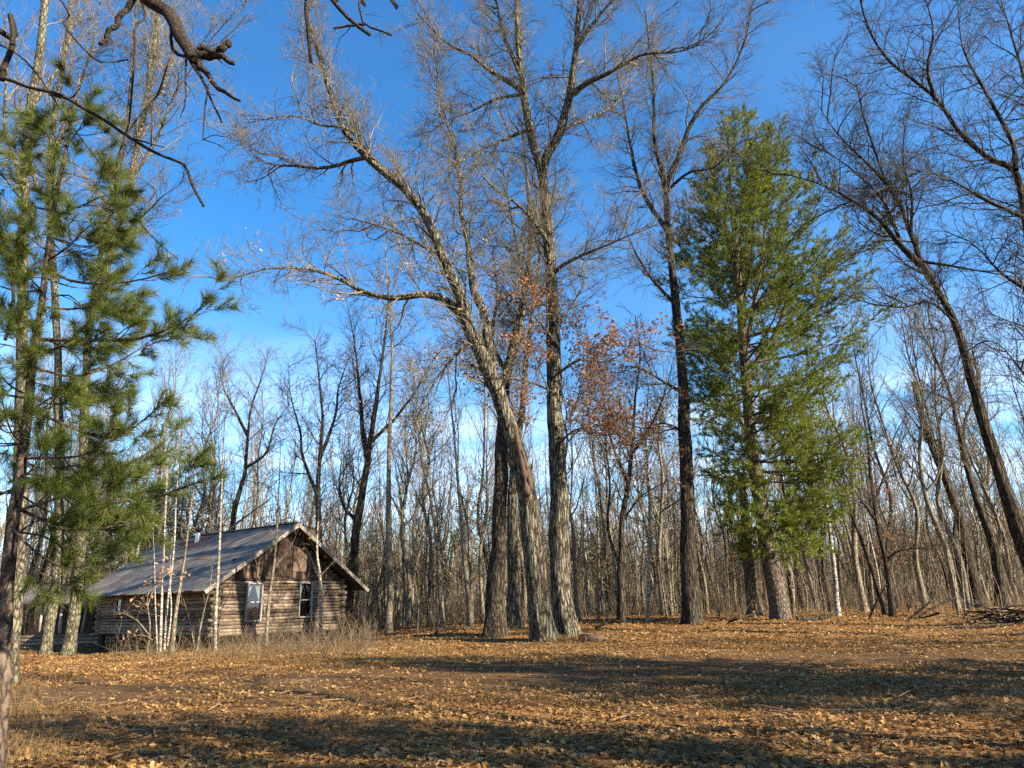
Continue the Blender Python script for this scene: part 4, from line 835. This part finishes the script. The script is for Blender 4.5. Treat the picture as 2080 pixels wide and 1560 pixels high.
# --- the far woods: one mass, nobody could count it
def far_patch(n, wx, wy, h0, h1):
    tk, tw = MB(), MB()
    H = rng.uniform(h0, h1, n); base = np.stack([rng.uniform(-wx / 2, wx / 2, n), rng.uniform(-wy / 2, wy / 2, n), np.full(n, -0.3)], 1)
    lean = rng.normal(0, 0.10, (n, 2)); t = np.linspace(0, 1, 6)
    P = base[:, None, :] + np.stack([lean[:, :1] * H[:, None] * t, lean[:, 1:] * H[:, None] * t, H[:, None] * t[None]], -1); P[:, 1:, :2] += rng.normal(0, 0.20, (n, 5, 2))
    r = 0.03 + 0.16 * rng.uniform(0, 1, n) ** 2.2; R = r[:, None] * (1 - 0.85 * t)[None]; tubes(tk, P, R, 5)
    A, a = grow(P, R, 2.0, 3.0, 0.75, 5, 0.15, 0.2, 0.22, 1, 0.5, 0.016); B, b = grow(A, a, 2.2, 1.0, 0.8, 3, 0.12, 0.25, 0.2, 1, 0.7, 0.014); tubes(tw, A, a, 3); tubes(tw, B, b, 3)
    m = n * 9; q = np.stack([rng.uniform(-wx / 2, wx / 2, m), rng.uniform(-wy / 2, wy / 2, m), np.full(m, -0.1)], 1); d = unit(rng.normal(size=(m, 3)) * [.35, .35, .1] + [0, 0, 1]); hh = rng.uniform(0.8, 4.6, m)[:, None]
    S_ = np.stack([q, q + d * hh * .5, q + d * hh + rng.normal(size=(m, 3)) * .25], 1); SR = np.tile(np.array([.014, .010, .005]), (m, 1)); tubes(tw, S_, SR, 3)
    A, a = grow(S_, SR, 2.5, 0.7, 0.8, 3, 0.1, 0.2, 0.2, 1, 0.7, 0.006); tubes(tw, A, a, 3)
    return tk.mesh('far_trunks', M_SLIM), tw.mesh('far_branches', M_TWIGB)
pt, pb = far_patch(125, 46, 26, 7, 17)
first_patch = True
for j, (yy, hw) in enumerate(((62, 64), (78, 78), (96, 94), (116, 110), (140, 130), (172, 155), (212, 190))):
    for x in np.arange(-hw, hw + 1, 42.0):
        if abs(x) > 0.85 * yy + 24: continue
        e = empty('far_woods', (x + rng.uniform(-6, 6), yy + rng.uniform(-3, 3), 0.2), 'dense grey-brown mass of bare trees and brush deep in the woods', 'woods'); e['kind'] = 'stuff'
        e.rotation_euler = (0, 0, rng.choice([0, PI]) + rng.uniform(-.1, .1)); e.scale = (1, 1, rng.uniform(0.8, 1.05))
        for me, nm in ((pt, 'trunks'), (pb, 'branches')):
            o = bpy.data.objects.new(nm, me); col.objects.link(o); o.parent = e; o['kind'] = 'stuff'
# low brush along the wood edge
def brush(name, n, fx, h0, h1, label, mat):
    mb = MB(); x, y = fx(n); z = tz(x, y); q = np.stack([x, y, z - 0.03], 1); d = unit(rng.normal(size=(n, 3)) * [.5, .5, .1] + [0, 0, 1]); hh = rng.uniform(h0, h1, n)[:, None]
    S_ = np.stack([q, q + d * hh * .5, q + d * hh + rng.normal(size=(n, 3)) * .2 * hh], 1); SR = np.tile(np.array([.010, .007, .004]), (n, 1)) * np.minimum(1, hh); tubes(mb, S_, SR, 3)
    A, a = grow(S_, SR, 3.0, 0.45, 0.8, 3, 0.1, 0.25, 0.2, 1, 0.7, 0.004); tubes(mb, A, a, 3)
    o = mb.build(name, mat, kind='stuff'); tag(o, label, 'brush'); return o
def edge_band(n):
    x = rng.uniform(-34, 40, n); y = rng.uniform(0, 1, n) ** 1.3 * 12 + np.where(x > -6, 38.5 + 0.02 * x ** 2 * 0.12, 44.0); k = np.array([not in_cabin(a, b, 0.3) for a, b in zip(x, y)]); return x[k], y[k]
def _brush_fix(n):
    x, y = edge_band(n); return x, y
def brush2(name, n, fx, h0, h1, label, mat):
    x, y = fx(n); return brush(name, len(x), lambda m: (x, y), h0, h1, label, mat)
brush2('undergrowth', 2200, edge_band, 0.4, 1.9, 'tangled bare undergrowth along the edge of the woods', M_TWIGB)

# ---------------------------------------------------------------- the log cabin
Zb = 0.38                                     # underside of the lowest log
CO = np.array([CAB[0], CAB[1], 0.0])
cabin = empty('log_cabin', CO, 'weathered log cabin with grey patched roof and white framed windows', 'cabin')
def CP(a, b, z): return CU * a + CV * b + np.array([0, 0, z])      # a along the gable, b back along the side wall (local to the cabin)
UP = np.array([0, 0, 1.0])
def log_piece(p, q, r, parent=cabin, mat=M_LOG, name='log', S=10):
    """one log from p to q, its axis along local Y so the grain follows it"""
    p = np.asarray(p, float); q = np.asarray(q, float); L_ = np.linalg.norm(q - p); K = max(3, int(L_ / 0.8) + 2)
    t = np.linspace(0, 1, K); P = np.stack([0.012 * rng.normal(size=K), t * L_ - L_ / 2, 0.010 * rng.normal(size=K)], 1); R = r * (1 + 0.05 * rng.normal(size=K)); R = R * np.linspace(1.04, 0.96, K)
    th = np.arange(S) * 2 * PI / S; V = P[:, None] + R[:, None, None] * np.stack([np.cos(th), 0 * th, np.sin(th)], 1)[None]
    k = np.arange(K - 1)[:, None] * S; s = np.arange(S)[None]; s2 = (s + 1) % S; quads = np.stack([k + s, k + S + s, k + S + s2, k + s2], -1).reshape(-1, 4)
    V = np.vstack([V.reshape(-1, 3), P[:1], P[-1:]]); n = K * S
    tr = np.array([[n, i, (i + 1) % S] for i in range(S)] + [[n + 1, (K - 1) * S + (i + 1) % S, (K - 1) * S + i] for i in range(S)])
    mb = MB(); mb.add(V, quads, tr); o = mb.build(name, mat, parent)
    d = (q - p) / L_; o.location = (p + q) / 2; o.rotation_mode = 'QUATERNION'; o.rotation_quaternion = Vector(d).to_track_quat('Y', 'Z'); return o
def bx(c, u, v, w_, su, sv, sw, mat, parent, name):
    """box with its own axes; local Z runs along w_"""
    if np.dot(np.cross(u, v), w_) < 0: u = -np.asarray(u)
    c = np.asarray(c, float); mb = MB(); V, q = box_verts((0, 0, 0), (1, 0, 0), (0, 1, 0), (0, 0, 1), su / 2, sv / 2, sw / 2); mb.add(V, q); o = mb.build(name, mat, parent, smooth=False)
    m = Matrix.Identity(4)
    for i in range(3): m[i][0] = u[i]; m[i][1] = v[i]; m[i][2] = w_[i]; m[i][3] = c[i]
    o.matrix_local = m; return o
RLOG, NC = 0.080, 16; STEP = 0.15
gwins = [(1.45, 2.20, 1.02, 2.62), (4.35, 5.05, 1.10, 2.64)]
swins = [(8.6, 9.2, 1.45, 2.15)]
def wall_logs(fn, L_, wins, off):
    for c in range(NC):
        z = Zb + RLOG + c * STEP + off
        over = 0.28 + rng.uniform(-0.08, 0.10) if (c % 2 == 0) == (off == 0) else 0.16 + rng.uniform(-0.05, .05)
        cuts = sorted([(a, b) for a, b, z0, z1 in wins if z0 - 0.05 < z < z1 + 0.05]); x = -over
        for a, b in cuts: log_piece(fn(x, z), fn(a - 0.05, z), RLOG * rng.uniform(0.9, 1.1)); x = b + 0.05
        log_piece(fn(x, z), fn(L_ + over, z), RLOG * rng.uniform(0.9, 1.1))
wall_logs(lambda x, z: CP(x, 0, z), CW_, gwins, 0.0)          # gable wall
wall_logs(lambda x, z: CP(0, x, z), CL_, swins, STEP / 2)     # side wall
wall_logs(lambda x, z: CP(CW_, x, z), CL_, [], STEP / 2)
wall_logs(lambda x, z: CP(x, CL_, z), CW_, [], 0.0)
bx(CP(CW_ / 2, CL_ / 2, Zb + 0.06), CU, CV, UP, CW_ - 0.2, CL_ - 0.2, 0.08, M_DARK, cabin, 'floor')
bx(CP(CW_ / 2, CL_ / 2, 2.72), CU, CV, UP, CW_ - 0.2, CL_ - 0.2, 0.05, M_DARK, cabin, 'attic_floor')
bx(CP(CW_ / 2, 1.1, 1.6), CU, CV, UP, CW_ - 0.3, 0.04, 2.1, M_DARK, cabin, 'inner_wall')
for a in (0.15, 2.4, 4.7, CW_ - 0.15):
    for b in (0.1, 3.6, 7.3, CL_ - 0.1):
        p = CP(a, b, 0) + CO; zt = Zb + 0.02; zb = float(tz(p[0], p[1])) - 0.2
        log_piece(CP(a, b, zb), CP(a, b, zt), 0.17, name='foundation_post', mat=M_DARKW, S=9)
# windows
def window(a0, a1, z0, z1, fn, u, nrm, curt):
    c = fn((a0 + a1) / 2, (z0 + z1) / 2); wd, ht = a1 - a0, z1 - z0
    wn = bx(c + nrm * 0.02, u, nrm, UP, wd + 0.02, 0.03, 0.055, M_FRAME, cabin, 'window')     # the meeting rail carries the rest
    def sub(off_u, off_z, su, sz, depth, mat, nm, dn=0.0):
        mb = MB(); V, q = box_verts((off_u, dn, off_z), (1, 0, 0), (0, 1, 0), (0, 0, 1), su / 2, depth / 2, sz / 2); mb.add(V, q); return mb.build(nm, mat, wn, smooth=False)
    for s in (-1, 1):
        sub(s * (wd / 2 + 0.015), 0, 0.06, ht + 0.12, 0.10, M_FRAME, 'frame', 0.02)
        sub(0, s * (ht / 2 + 0.03), wd - 0.035, 0.06, 0.10 if s > 0 else 0.16, M_FRAME, 'frame' if s > 0 else 'sill', 0.02)
        sub(0, s * (ht / 4 + 0.01), wd - 0.04, ht / 2 - 0.05, 0.006, M_GLASS, 'pane', -0.01)
    if curt:
        for s in (-1, 1):                      # tied-back curtain, folds run down
            n = 9; V = []; T = []
            for i in range(7):
                t = i / 6; zz = ht / 2 - 0.04 - t * (ht * 0.46); inner = 0.03 + (wd / 2 - 0.10) * t ** 0.8
                for j in range(n):
                    f = j / (n - 1); V.append([s * (wd / 2 - 0.02 - f * (wd / 2 - 0.02 - inner)), -0.10 + 0.018 * math.sin(j * 2.4), zz])
            for i in range(6):
                for j in range(n - 1): b_ = i * n + j; T.append([b_, b_ + 1, b_ + n + 1, b_ + n])
            mb = MB(); mb.add(V, np.array(T)); mb.build('curtain', M_CURT, wn)
GN = -CV; SN = -CU
for i, (a0, a1, z0, z1) in enumerate(gwins): window(a0, a1, z0, z1, lambda a, z: CP(a, 0, z) + GN * 0.06, CU, GN, True)
for a0, a1, z0, z1 in swins: window(a0, a1, z0, z1, lambda a, z: CP(0, a, z) + SN * 0.06, -CV, SN, False)
# gable boards
Zt = Zb + NC * STEP + 0.08; RZ, EZ = 5.45, 2.30; OVA, OVB = 1.12, 0.85
slope = (RZ - EZ) / (CW_ / 2 + OVA)
def roof_z(a): return RZ - slope * abs(a - CW_ / 2)
x = 0.02
while x < CW_ - 0.05:
    wd = rng.uniform(0.13, 0.24); xm = x + wd / 2; top = roof_z(xm) - 0.16 - slope * wd / 2
    if top - Zt > 0.12: bx(CP(xm, 0.0, (Zt + top) / 2) + GN * rng.uniform(0.0, 0.03), CU, GN, UP, wd - 0.015, 0.03, top - Zt, M_BOARD, cabin, 'gable_board')
    x += wd
bx(CP(CW_ / 2, 0, Zt - 0.02) + GN * 0.07, CU, GN, UP, CW_ + 0.2, 0.06, 0.10, M_BOARD, cabin, 'trim_board')
pb_ = bx(CP(CW_ / 2 + 0.75, 0, Zt + 0.95) + GN * 0.07, CU, GN, UP, 0.8, 0.04, 1.2, M_BOARD, cabin, 'gable_hatch')
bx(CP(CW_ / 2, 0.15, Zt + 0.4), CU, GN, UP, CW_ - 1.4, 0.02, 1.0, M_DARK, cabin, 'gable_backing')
# roof: sheets laid side by side on each slope, on rafters
half = CW_ / 2 + OVA; sl = math.hypot(half, RZ - EZ)
for sgn in (-1, 1):
    dn = np.array(CU * sgn * half + np.array([0, 0, EZ - RZ])) / sl; nrm = np.cross(CV, dn) * sgn; nrm = nrm if nrm[2] > 0 else -nrm
    n = 15; W_ = (CL_ + 2 * OVB) / n
    rows = 3 if sgn < 0 else 1
    for i in range(n):
        for r_ in range(rows):
            l0, l1 = sl * r_ / rows, sl * (r_ + 1) / rows + (0.06 if r_ < rows - 1 else rng.uniform(-0.03, 0.06))
            c = CP(CW_ / 2, -OVB + (i + 0.5) * W_, RZ) + dn * (l0 + l1) / 2 + nrm * (0.03 + 0.008 * (rows - r_) + 0.006 * (i % 2) + rng.uniform(0, .003))
            bx(c, CV, np.cross(nrm, CV), nrm, W_ + 0.03, l1 - l0, 0.008, M_ROOF, cabin, 'roof_sheet')
    for i in range(10):
        c = CP(CW_ / 2, -OVB + 0.05 + i * (CL_ + 2 * OVB - 0.1) / 9, RZ) + dn * (sl / 2) - nrm * 0.06
        bx(c, CV, dn, nrm, 0.06, sl - 0.05, 0.13, M_DARKW, cabin, 'rafter')
    bx(CP(CW_ / 2, CL_ / 2, RZ) + dn * (sl / 2) + nrm * 0.017, CV, dn, nrm, CL_ + 2 * OVB - 0.06, sl - 0.03, 0.022, M_DARKW, cabin, 'roof_deck')
    for e_ in (-1, 1):
        b = -OVB - 0.02 if e_ < 0 else CL_ + OVB + 0.02
        bx(CP(CW_ / 2, b, RZ) + dn * (sl / 2) - nrm * 0.05, CV, dn, nrm, 0.03, sl, 0.17, M_GREYW, cabin, 'barge_board')
for b, l in ((1.6, 0.28), (3.7, 0.5), (4.9, 0.35), (6.8, 0.4), (8.9, 0.5)):        # rust coloured patches nailed on
    dn = (CU * -half + np.array([0, 0, EZ - RZ])) / sl; nrm = np.cross(CV, dn); nrm = nrm if nrm[2] > 0 else -nrm
    bx(CP(CW_ / 2, b, RZ) + dn * rng.uniform(0.3, sl * .75) + nrm * 0.075, CV, np.cross(nrm, CV), nrm, l * 1.7, l, 0.006, M_RUST, cabin, 'roof_patch')
bx(CP(CW_ / 2, CL_ / 2, RZ + 0.075), CU, CV, UP, 0.34, CL_ + 2 * OVB, 0.03, M_ROOF, cabin, 'ridge_cap')
# stove pipe on a rusty flashing, with its cap
dn = (CU * -half + np.array([0, 0, EZ - RZ])) / sl; nrm = np.cross(CV, dn); nrm = nrm if nrm[2] > 0 else -nrm
bx(CP(CW_ / 2, 7.2, RZ) + dn * 0.75 + nrm * 0.08, CV, np.cross(nrm, CV), nrm, 1.9, 1.2, 0.012, M_RUST, cabin, 'flashing')
pc = CP(CW_ / 2, 7.2, RZ) + dn * 0.75
mb = MB(); P = spline(np.array([pc - [0, 0, .2], pc + [0, 0, .55]]), 8); trunk_tube(mb, P, np.full(8, 0.15), 16, 0, 0.0); cp_ = mb.build('stove_pipe', M_PIPE, cabin)
mb = MB(); P = spline(np.array([pc + [0, 0, .6], pc + [0, 0, .82]]), 6); trunk_tube(mb, P, np.array([.12, .12, .2, .2, .19, .05]), 14, 0, 0.0); mb.build('cap', M_DARKW, cp_)

# ---------------------------------------------------------------- the log shed at the far left
so = np.array([-24.6, 42.0, 0.0]); so[2] = float(tz(so[0], so[1])) - 0.05
shed = empty('log_shed', so, 'low open log shed with grey posts left of the cabin', 'shed')
X, Yv = np.array([1.0, 0.12, 0]), np.array([-0.12, 1.0, 0]); X /= np.linalg.norm(X); Yv /= np.linalg.norm(Yv)
for r_ in range(4):
    log_piece(X * -3.4 + UP * (0.12 + 0.2 * r_), X * 3.6 + UP * (0.12 + 0.2 * r_), 0.105, shed)
    log_piece(X * 3.5 + UP * (0.22 + 0.2 * r_) - Yv * .2, X * 3.5 + Yv * 3.4 + UP * (0.22 + 0.2 * r_), 0.105, shed)
for a in (-3.3, -2.2, -1.1, 0.1, 1.0, 1.9, 2.7, 3.4): log_piece(X * a + UP * 0.85, X * (a + rng.uniform(-.08, .08)) + UP * 2.35, rng.uniform(0.06, 0.10), shed, M_GREYW, 'post')
for a in np.arange(-3.3, 3.5, 0.26): bx(X * a + Yv * 3.3 + UP * 1.3, X, Yv, UP, 0.25, 0.03, 2.4, M_DARKW, shed, 'back_board')
log_piece(X * -3.7 + UP * 2.42, X * 3.9 + UP * 2.42, 0.08, shed, M_GREYW, 'beam')
for sgn, ww in ((-1, 2.3), (1, 2.3)):
    for i in range(8):
        c = X * (-3.6 + (i + 0.5) * 0.95) + Yv * (1.65 + sgn * 1.15) + UP * (3.0 + 0.008 * (i % 2)); sv = Yv * sgn * 2.3 + UP * -1.0; sv /= np.linalg.norm(sv); nn = np.cross(X, sv); nn = nn if nn[2] > 0 else -nn
        bx(c, X, np.cross(nn, X), nn, 0.97, 2.7, 0.02, M_DARKW if i % 3 else M_ROOF, shed, 'roof_sheet')

# ---------------------------------------------------------------- saplings and brush in front of the cabin
def clump(name, label, Y, stems_, bark_m, tw, leafy=None, **kw):
    return traced_tree(name, label, 'tree', Y, stems_, bark_m, tw, l1=kw.get('l1', (1.4, 0.9)), l2=(2.4, 0.5), l3=(2.5, 0.25), flare=0.15, leafy=leafy, rmin=0.006, wob=0.15)
clump('birch_tree', 'clump of thin white birch stems in front of the cabin side wall', 30.5, [
    ([(326, 1322), (328, 1230), (332, 1130), (338, 1000), (340, 860), (338, 700)], 5.5, 1.5, 0, 0, 0.45), ([(320, 1325), (316, 1240), (314, 1150), (310, 1060)], 4, 1.2, 0, 0, 0.5),
    ([(334, 1320), (340, 1230), (352, 1130), (360, 980), (366, 850), (372, 700)], 5, 1.3, 0, 0.3, 0.45), ([(340, 1312), (348, 1240), (345, 1170), (350, 1090)], 4, 1.5, 0, -.3, 0.5)], M_BIRCH, M_TWIGP)
clump('sapling_tree', 'grey bent sapling right of the birch clump before the cabin', 30.8, [([(350, 1316), (358, 1240), (368, 1180), (378, 1110), (388, 1030), (400, 930)], 9, 2, 0, 0, 0.4)], M_SLIM, M_TWIGP)
clump('aspen_tree', 'tall thin pale sapling before the cabin corner', 30.2, [([(437, 1322), (439, 1230), (445, 1130), (450, 1000), (455, 880), (462, 740)], 8, 1.5, 0, 0, 0.5)], M_ASPEN, M_TWIGP)
clump('sapling_tree', 'thin sapling before the left cabin window', 31.4, [([(540, 1312), (546, 1230), (556, 1150), (562, 1080), (568, 960), (570, 860)], 8, 2, 0, 0, 0.4), ([(552, 1160), (590, 1110), (608, 1070)], 3, 1, 0, 0, 0.1), ([(538, 1250), (530, 1190), (518, 1130)], 3, 1, 0, 0, 0.1)], M_SLIM, M_TWIGP)
clump('sapling_tree', 'young oak holding a few russet leaves before the right cabin window', 32.5, [([(648, 1302), (652, 1230), (650, 1170), (644, 1110), (648, 1000), (642, 900)], 9, 2, 0, 0, 0.25), ([(650, 1180), (630, 1130), (605, 1090)], 3.5, 1, 0, -.6, 0.1), ([(650, 1170), (680, 1140), (705, 1130)], 3, 1, 0, -.5, 0.1)], M_ASPEN, M_TWIG, leafy=(2.2, 5.2, 0.28, 3, M_RED, 0.13))
clump('sapling_tree', 'young oak holding clusters of tan leaves before the cabin eave', 30.0, [
    ([(300, 1322), (305, 1270), (300, 1210), (330, 1165), (345, 1140)], 4, 1.2, 0, 0, 0.3), ([(303, 1290), (280, 1262), (255, 1248), (240, 1245)], 3, 1, 0, -.4, 0.2), ([(300, 1230), (318, 1190), (365, 1170)], 2.5, 1, 0, .4, 0.2), ([(310, 1300), (290, 1290), (262, 1295)], 2.5, 1, 0, -.4, .3)],
    M_SLIM, M_TWIGB, leafy=(0.2, 4.5, 0.5, 4, M_TAN, 0.125), l1=(3.0, 0.45))
clump('sapling_tree', 'slanting bare sapling at the cabin corner logs', 31.0, [([(400, 1316), (412, 1250), (425, 1200), (432, 1150)], 5, 1.5, 0, 0, 0.3), ([(395, 1316), (385, 1260), (372, 1215)], 3, 1, 0, 0, .3)], M_SLIM, M_TWIGP)
def front_band(n):
    p = [on_ground(a, b) for a, b in zip(rng.uniform(230, 760, n), 1308 + 30 * rng.uniform(0, 1, n) ** 1.5)]; p = np.array(p); return p[:, 0], p[:, 1]
brush2('undergrowth', 1100, front_band, 0.3, 1.2, 'low bare twiggy brush along the front of the cabin', M_TWIGB)

def grass(name, label, x, y, h, n_per, wd=0.006):
    n = len(x) * n_per; xx = np.repeat(x, n_per) + rng.normal(0, 0.08, n); yy = np.repeat(y, n_per) + rng.normal(0, 0.08, n); q = np.stack([xx, yy, tz(xx, yy) - 0.01], 1)
    d = unit(rng.normal(size=(n, 3)) * [.45, .45, .1] + [0, 0, 1]); hh = (h * rng.uniform(.5, 1.2, n))[:, None]; sd_ = unit(np.cross(d, rng.normal(size=(n, 3)))) * wd / 2
    b = rng.normal(size=(n, 3)) * [.2, .2, 0] * hh; m_ = q + d * hh * .55; V = np.stack([q - sd_, q + sd_, m_ + sd_ * .7, m_ - sd_ * .7, q + d * hh + b - [0, 0, 1] * hh * .12], 1).reshape(-1, 3); k = np.arange(n) * 5
    mb = MB(); mb.add(V, np.stack([k, k + 1, k + 2, k + 3], 1), np.stack([k + 3, k + 2, k + 4], 1)); o = mb.build(name, M_GRASS, smooth=False, kind='stuff'); tag(o, label, 'grass'); return o
p = np.array([on_ground(a, b) for a, b in zip(rng.uniform(200, 900, 420), 1310 + 40 * rng.uniform(0, 1, 420) ** 1.6)]); grass('dry_grass', 'dry tan grass and weeds in front of the cabin', p[:, 0], p[:, 1], 0.34, 10, 0.008)
p = np.array([on_ground(a, b) for a, b in zip(rng.normal(45, 55, 110), rng.uniform(1380, 1560, 110))]); grass('dry_grass', 'thin dry grass tufts in the left foreground', p[:, 0], p[:, 1], 0.32, 16, 0.005)
p = np.array([on_ground(a, b) for a, b in zip(rng.normal(1120, 26, 90), rng.uniform(1290, 1320, 90))]); grass('dry_grass', 'tuft of pale grass at the foot of the leaning oak', p[:, 0], p[:, 1], 0.22, 14, 0.008)

# ---------------------------------------------------------------- things lying on the ground
def fallen(name, label, cat, pts, r0, r1, mat, group=None, cut=False):
    P = spline(np.array(pts), 16); R = np.linspace(r0, r1, 16); org = P[0].copy(); o = empty(name, org, label, cat, group); mb = MB(); trunk_tube(mb, P, R, 14 if r0 > .08 else 8, 0, 0.07); mb.build('trunk' if not cut else 'bark', mat, o, origin=org)
    if cut:
        d = unit(P[0] - P[1]); a = unit(np.cross(d, UP)); b = np.cross(d, a); th = np.arange(20) * 2 * PI / 20; V = np.vstack([[P[0] + d * 0.02], P[0] + d * 0.012 + r0 * 0.93 * (np.cos(th)[:, None] * a + np.sin(th)[:, None] * b) * (1 + 0.05 * rng.normal(size=20))[:, None]])
        mb = MB(); mb.add(V, tris=np.array([[0, 1 + i, 1 + (i + 1) % 20] for i in range(20)])); mb.build('cut_end', M_CUT, o, origin=org)
    return o
a = on_ground(1182, 1308); fallen('cut_log', 'short cut log with orange brown end lying beside the middle oaks', 'log', [a + [0, 0, .15], a + [0.4, 0.3, .14], a + [0.8, 0.6, .11]], 0.19, 0.15, M_SCAR, cut=True)
def stick(px0, py0, px1, py1, z0, z1, w0, w1, label, group='dead branches along the wood edge'):
    a, b = on_ground(px0, py0), on_ground(px1, py1); b[1] = a[1] + (b[1] - a[1]) * 0.3; m_ = (a + b) / 2 + rng.normal(size=3) * [.15, .15, .08] + [0, 0, (z0 + z1) / 2]
    return fallen('fallen_branch', label, 'branch', [a + [0, 0, z0], m_, b + [0, 0, z1]], px2m(w0, a), px2m(w1, b), M_OAKD, group)
stick(1765, 1262, 1860, 1262, 0.05, 1.6, 6, 2, 'fallen branch slanting up beside the bent-limbed tree')
stick(1845, 1262, 1905, 1262, 0.05, 1.5, 6, 3, 'fallen branch slanting up left of the straight saplings')
stick(1868, 1258, 1935, 1255, 0.1, 0.9, 6, 2, 'low fallen branch behind the straight saplings')
stick(1620, 1262, 1670, 1258, 0.1, 0.35, 8, 4, 'dead branch on the ground right of the white pine trunk')
stick(1480, 1268, 1560, 1262, 0.1, 0.5, 5, 2, 'dead branch on the ground left of the white pine trunk')
stick(1210, 1280, 1290, 1276, 0.1, 0.3, 6, 2, 'dead branch behind the cut log')
stick(885, 1290, 950, 1262, 0.05, 0.7, 4, 2, 'thin dead branch leaning left of the middle oaks')
stick(1930, 1278, 2080, 1262, 0.05, 0.1, 6, 3, 'pale dead branch flat in the leaves before the brush pile')
stick(1090, 1420, 1120, 1418, 0.03, 0.04, 4, 3, 'short pale stick lying on the bare soil of the clearing')
# brush pile at the right edge, each branch a piece
c0 = on_ground(2058, 1262); bpile = empty('brush_pile', c0, 'heap of dead branches at the right edge of the clearing', 'brush pile')
for i in range(46):
    a = rng.uniform(0, PI); l = rng.uniform(0.6, 1.7); c = np.array([rng.normal(0, 0.9), rng.normal(0, 0.6), 0.08 + 0.5 * rng.uniform() ** 1.5]); d = np.array([math.cos(a), math.sin(a) * .7, rng.normal(0, .16)]); P = spline(np.array([c - d * l, c + rng.normal(size=3) * .08, c + d * l]), 9)
    P[:, 2] = np.maximum(P[:, 2], 0.03); mb = MB(); trunk_tube(mb, P, np.linspace(rng.uniform(.025, .06), .012, 9), 7, 0, .08); mb.build('branch', M_OAKD if i % 3 else M_SLIM, bpile)
# scattered twigs
mb = MB(); x, y = scatter(900, 6.5, 34); a = rng.uniform(0, PI, 900); l = rng.uniform(.1, .45, 900); d = np.stack([np.cos(a), np.sin(a), 0 * a], 1) * l[:, None]; q = np.stack([x, y, tz(x, y) + 0.05], 1)
tubes(mb, np.stack([q - d, q + rng.normal(size=q.shape) * .03, q + d], 1), np.tile(np.array([.009, .008, .004]), (900, 1)), 4); tag(mb.build('fallen_twigs', M_TWIGB, kind='stuff'), 'small dead twigs scattered among the fallen leaves', 'twigs')

# ---------------------------------------------------------------- labels that tell the copies apart: kind, order from the left, stretch of the woods
SHORT = {'bare grey-brown oak': 'bare grey-brown oak', 'bare rounded oak': 'bare rounded oak', 'dark slender bare': 'dark slender tree', 'pale slim aspen': 'pale slim aspen', 'thin white birch among': 'thin white birch',
         'thin bare pole': 'bare pole sapling', 'thin pale sapling in': 'pale sapling', 'young oak still': 'tan-leaved young oak', 'young oak holding russet leaves at': 'russet-leaved young oak', 'tangled bare bush': 'bare bush', 'small olive': 'small green pine'}
STRETCH = [(215, 'left of the cabin'), (760, 'behind the cabin'), (985, 'between cabin and middle oaks'), (1185, 'behind the middle oaks'), (1430, 'between middle oaks and white pine'), (1720, 'behind the white pine'), (9999, 'near the right edge')]
ORD = 'first second third fourth fifth sixth seventh eighth ninth tenth eleventh twelfth thirteenth fourteenth fifteenth sixteenth seventeenth eighteenth nineteenth twentieth twenty-first twenty-second twenty-third twenty-fourth twenty-fifth twenty-sixth twenty-seventh twenty-eighth twenty-ninth thirtieth thirty-first thirty-second thirty-third thirty-fourth'.split()
bins = {}
for kind in ('bare tree outside the frame', 'dense pine outside the frame'):
    v = sorted([o for o in col.objects if o.parent is None and o.get('label') == kind], key=lambda o: -o.location.x)
    if kind.startswith('bare'): v = sorted([o for o in col.objects if o.parent is None and o.get('group') == G_S and not o.name.startswith('pine')], key=lambda o: -o.location.x)
    for i, o in enumerate(v): o['label'] = f'{ORD[i]} {kind.split(" outside")[0]} from the far right, standing outside the frame'
for o in col.objects:
    if o.parent is None and o.get('group') in (G_W, 'saplings at the wood edge', 'leafy young oaks at the wood edge', 'bare bushes at the wood edge', 'pines among the bare woods'):
        k = next((v for a, v in SHORT.items() if o['label'].startswith(a)), None)
        if k is None: continue
        l = CR.T @ (np.array(o.location) - [0, 0, EYE]); px = 1040 + F * l[0] / -l[2]
        st = next(n for lim, n in STRETCH if px < lim); bins.setdefault((k, st), []).append((px, o))
for (k, st), v in bins.items():
    v.sort(key=lambda e: e[0])
    for i, (px, o) in enumerate(v):
        o['label'] = f'{k} in the woods {st}' if len(v) == 1 else f'{ORD[min(i, 33)]} {k} from the left in the woods {st}'

tris = sum(len(m.loops) - 2 * len(m.polygons) for m in bpy.data.meshes); print('TRIS', tris, 'OBJ', len(bpy.data.objects))
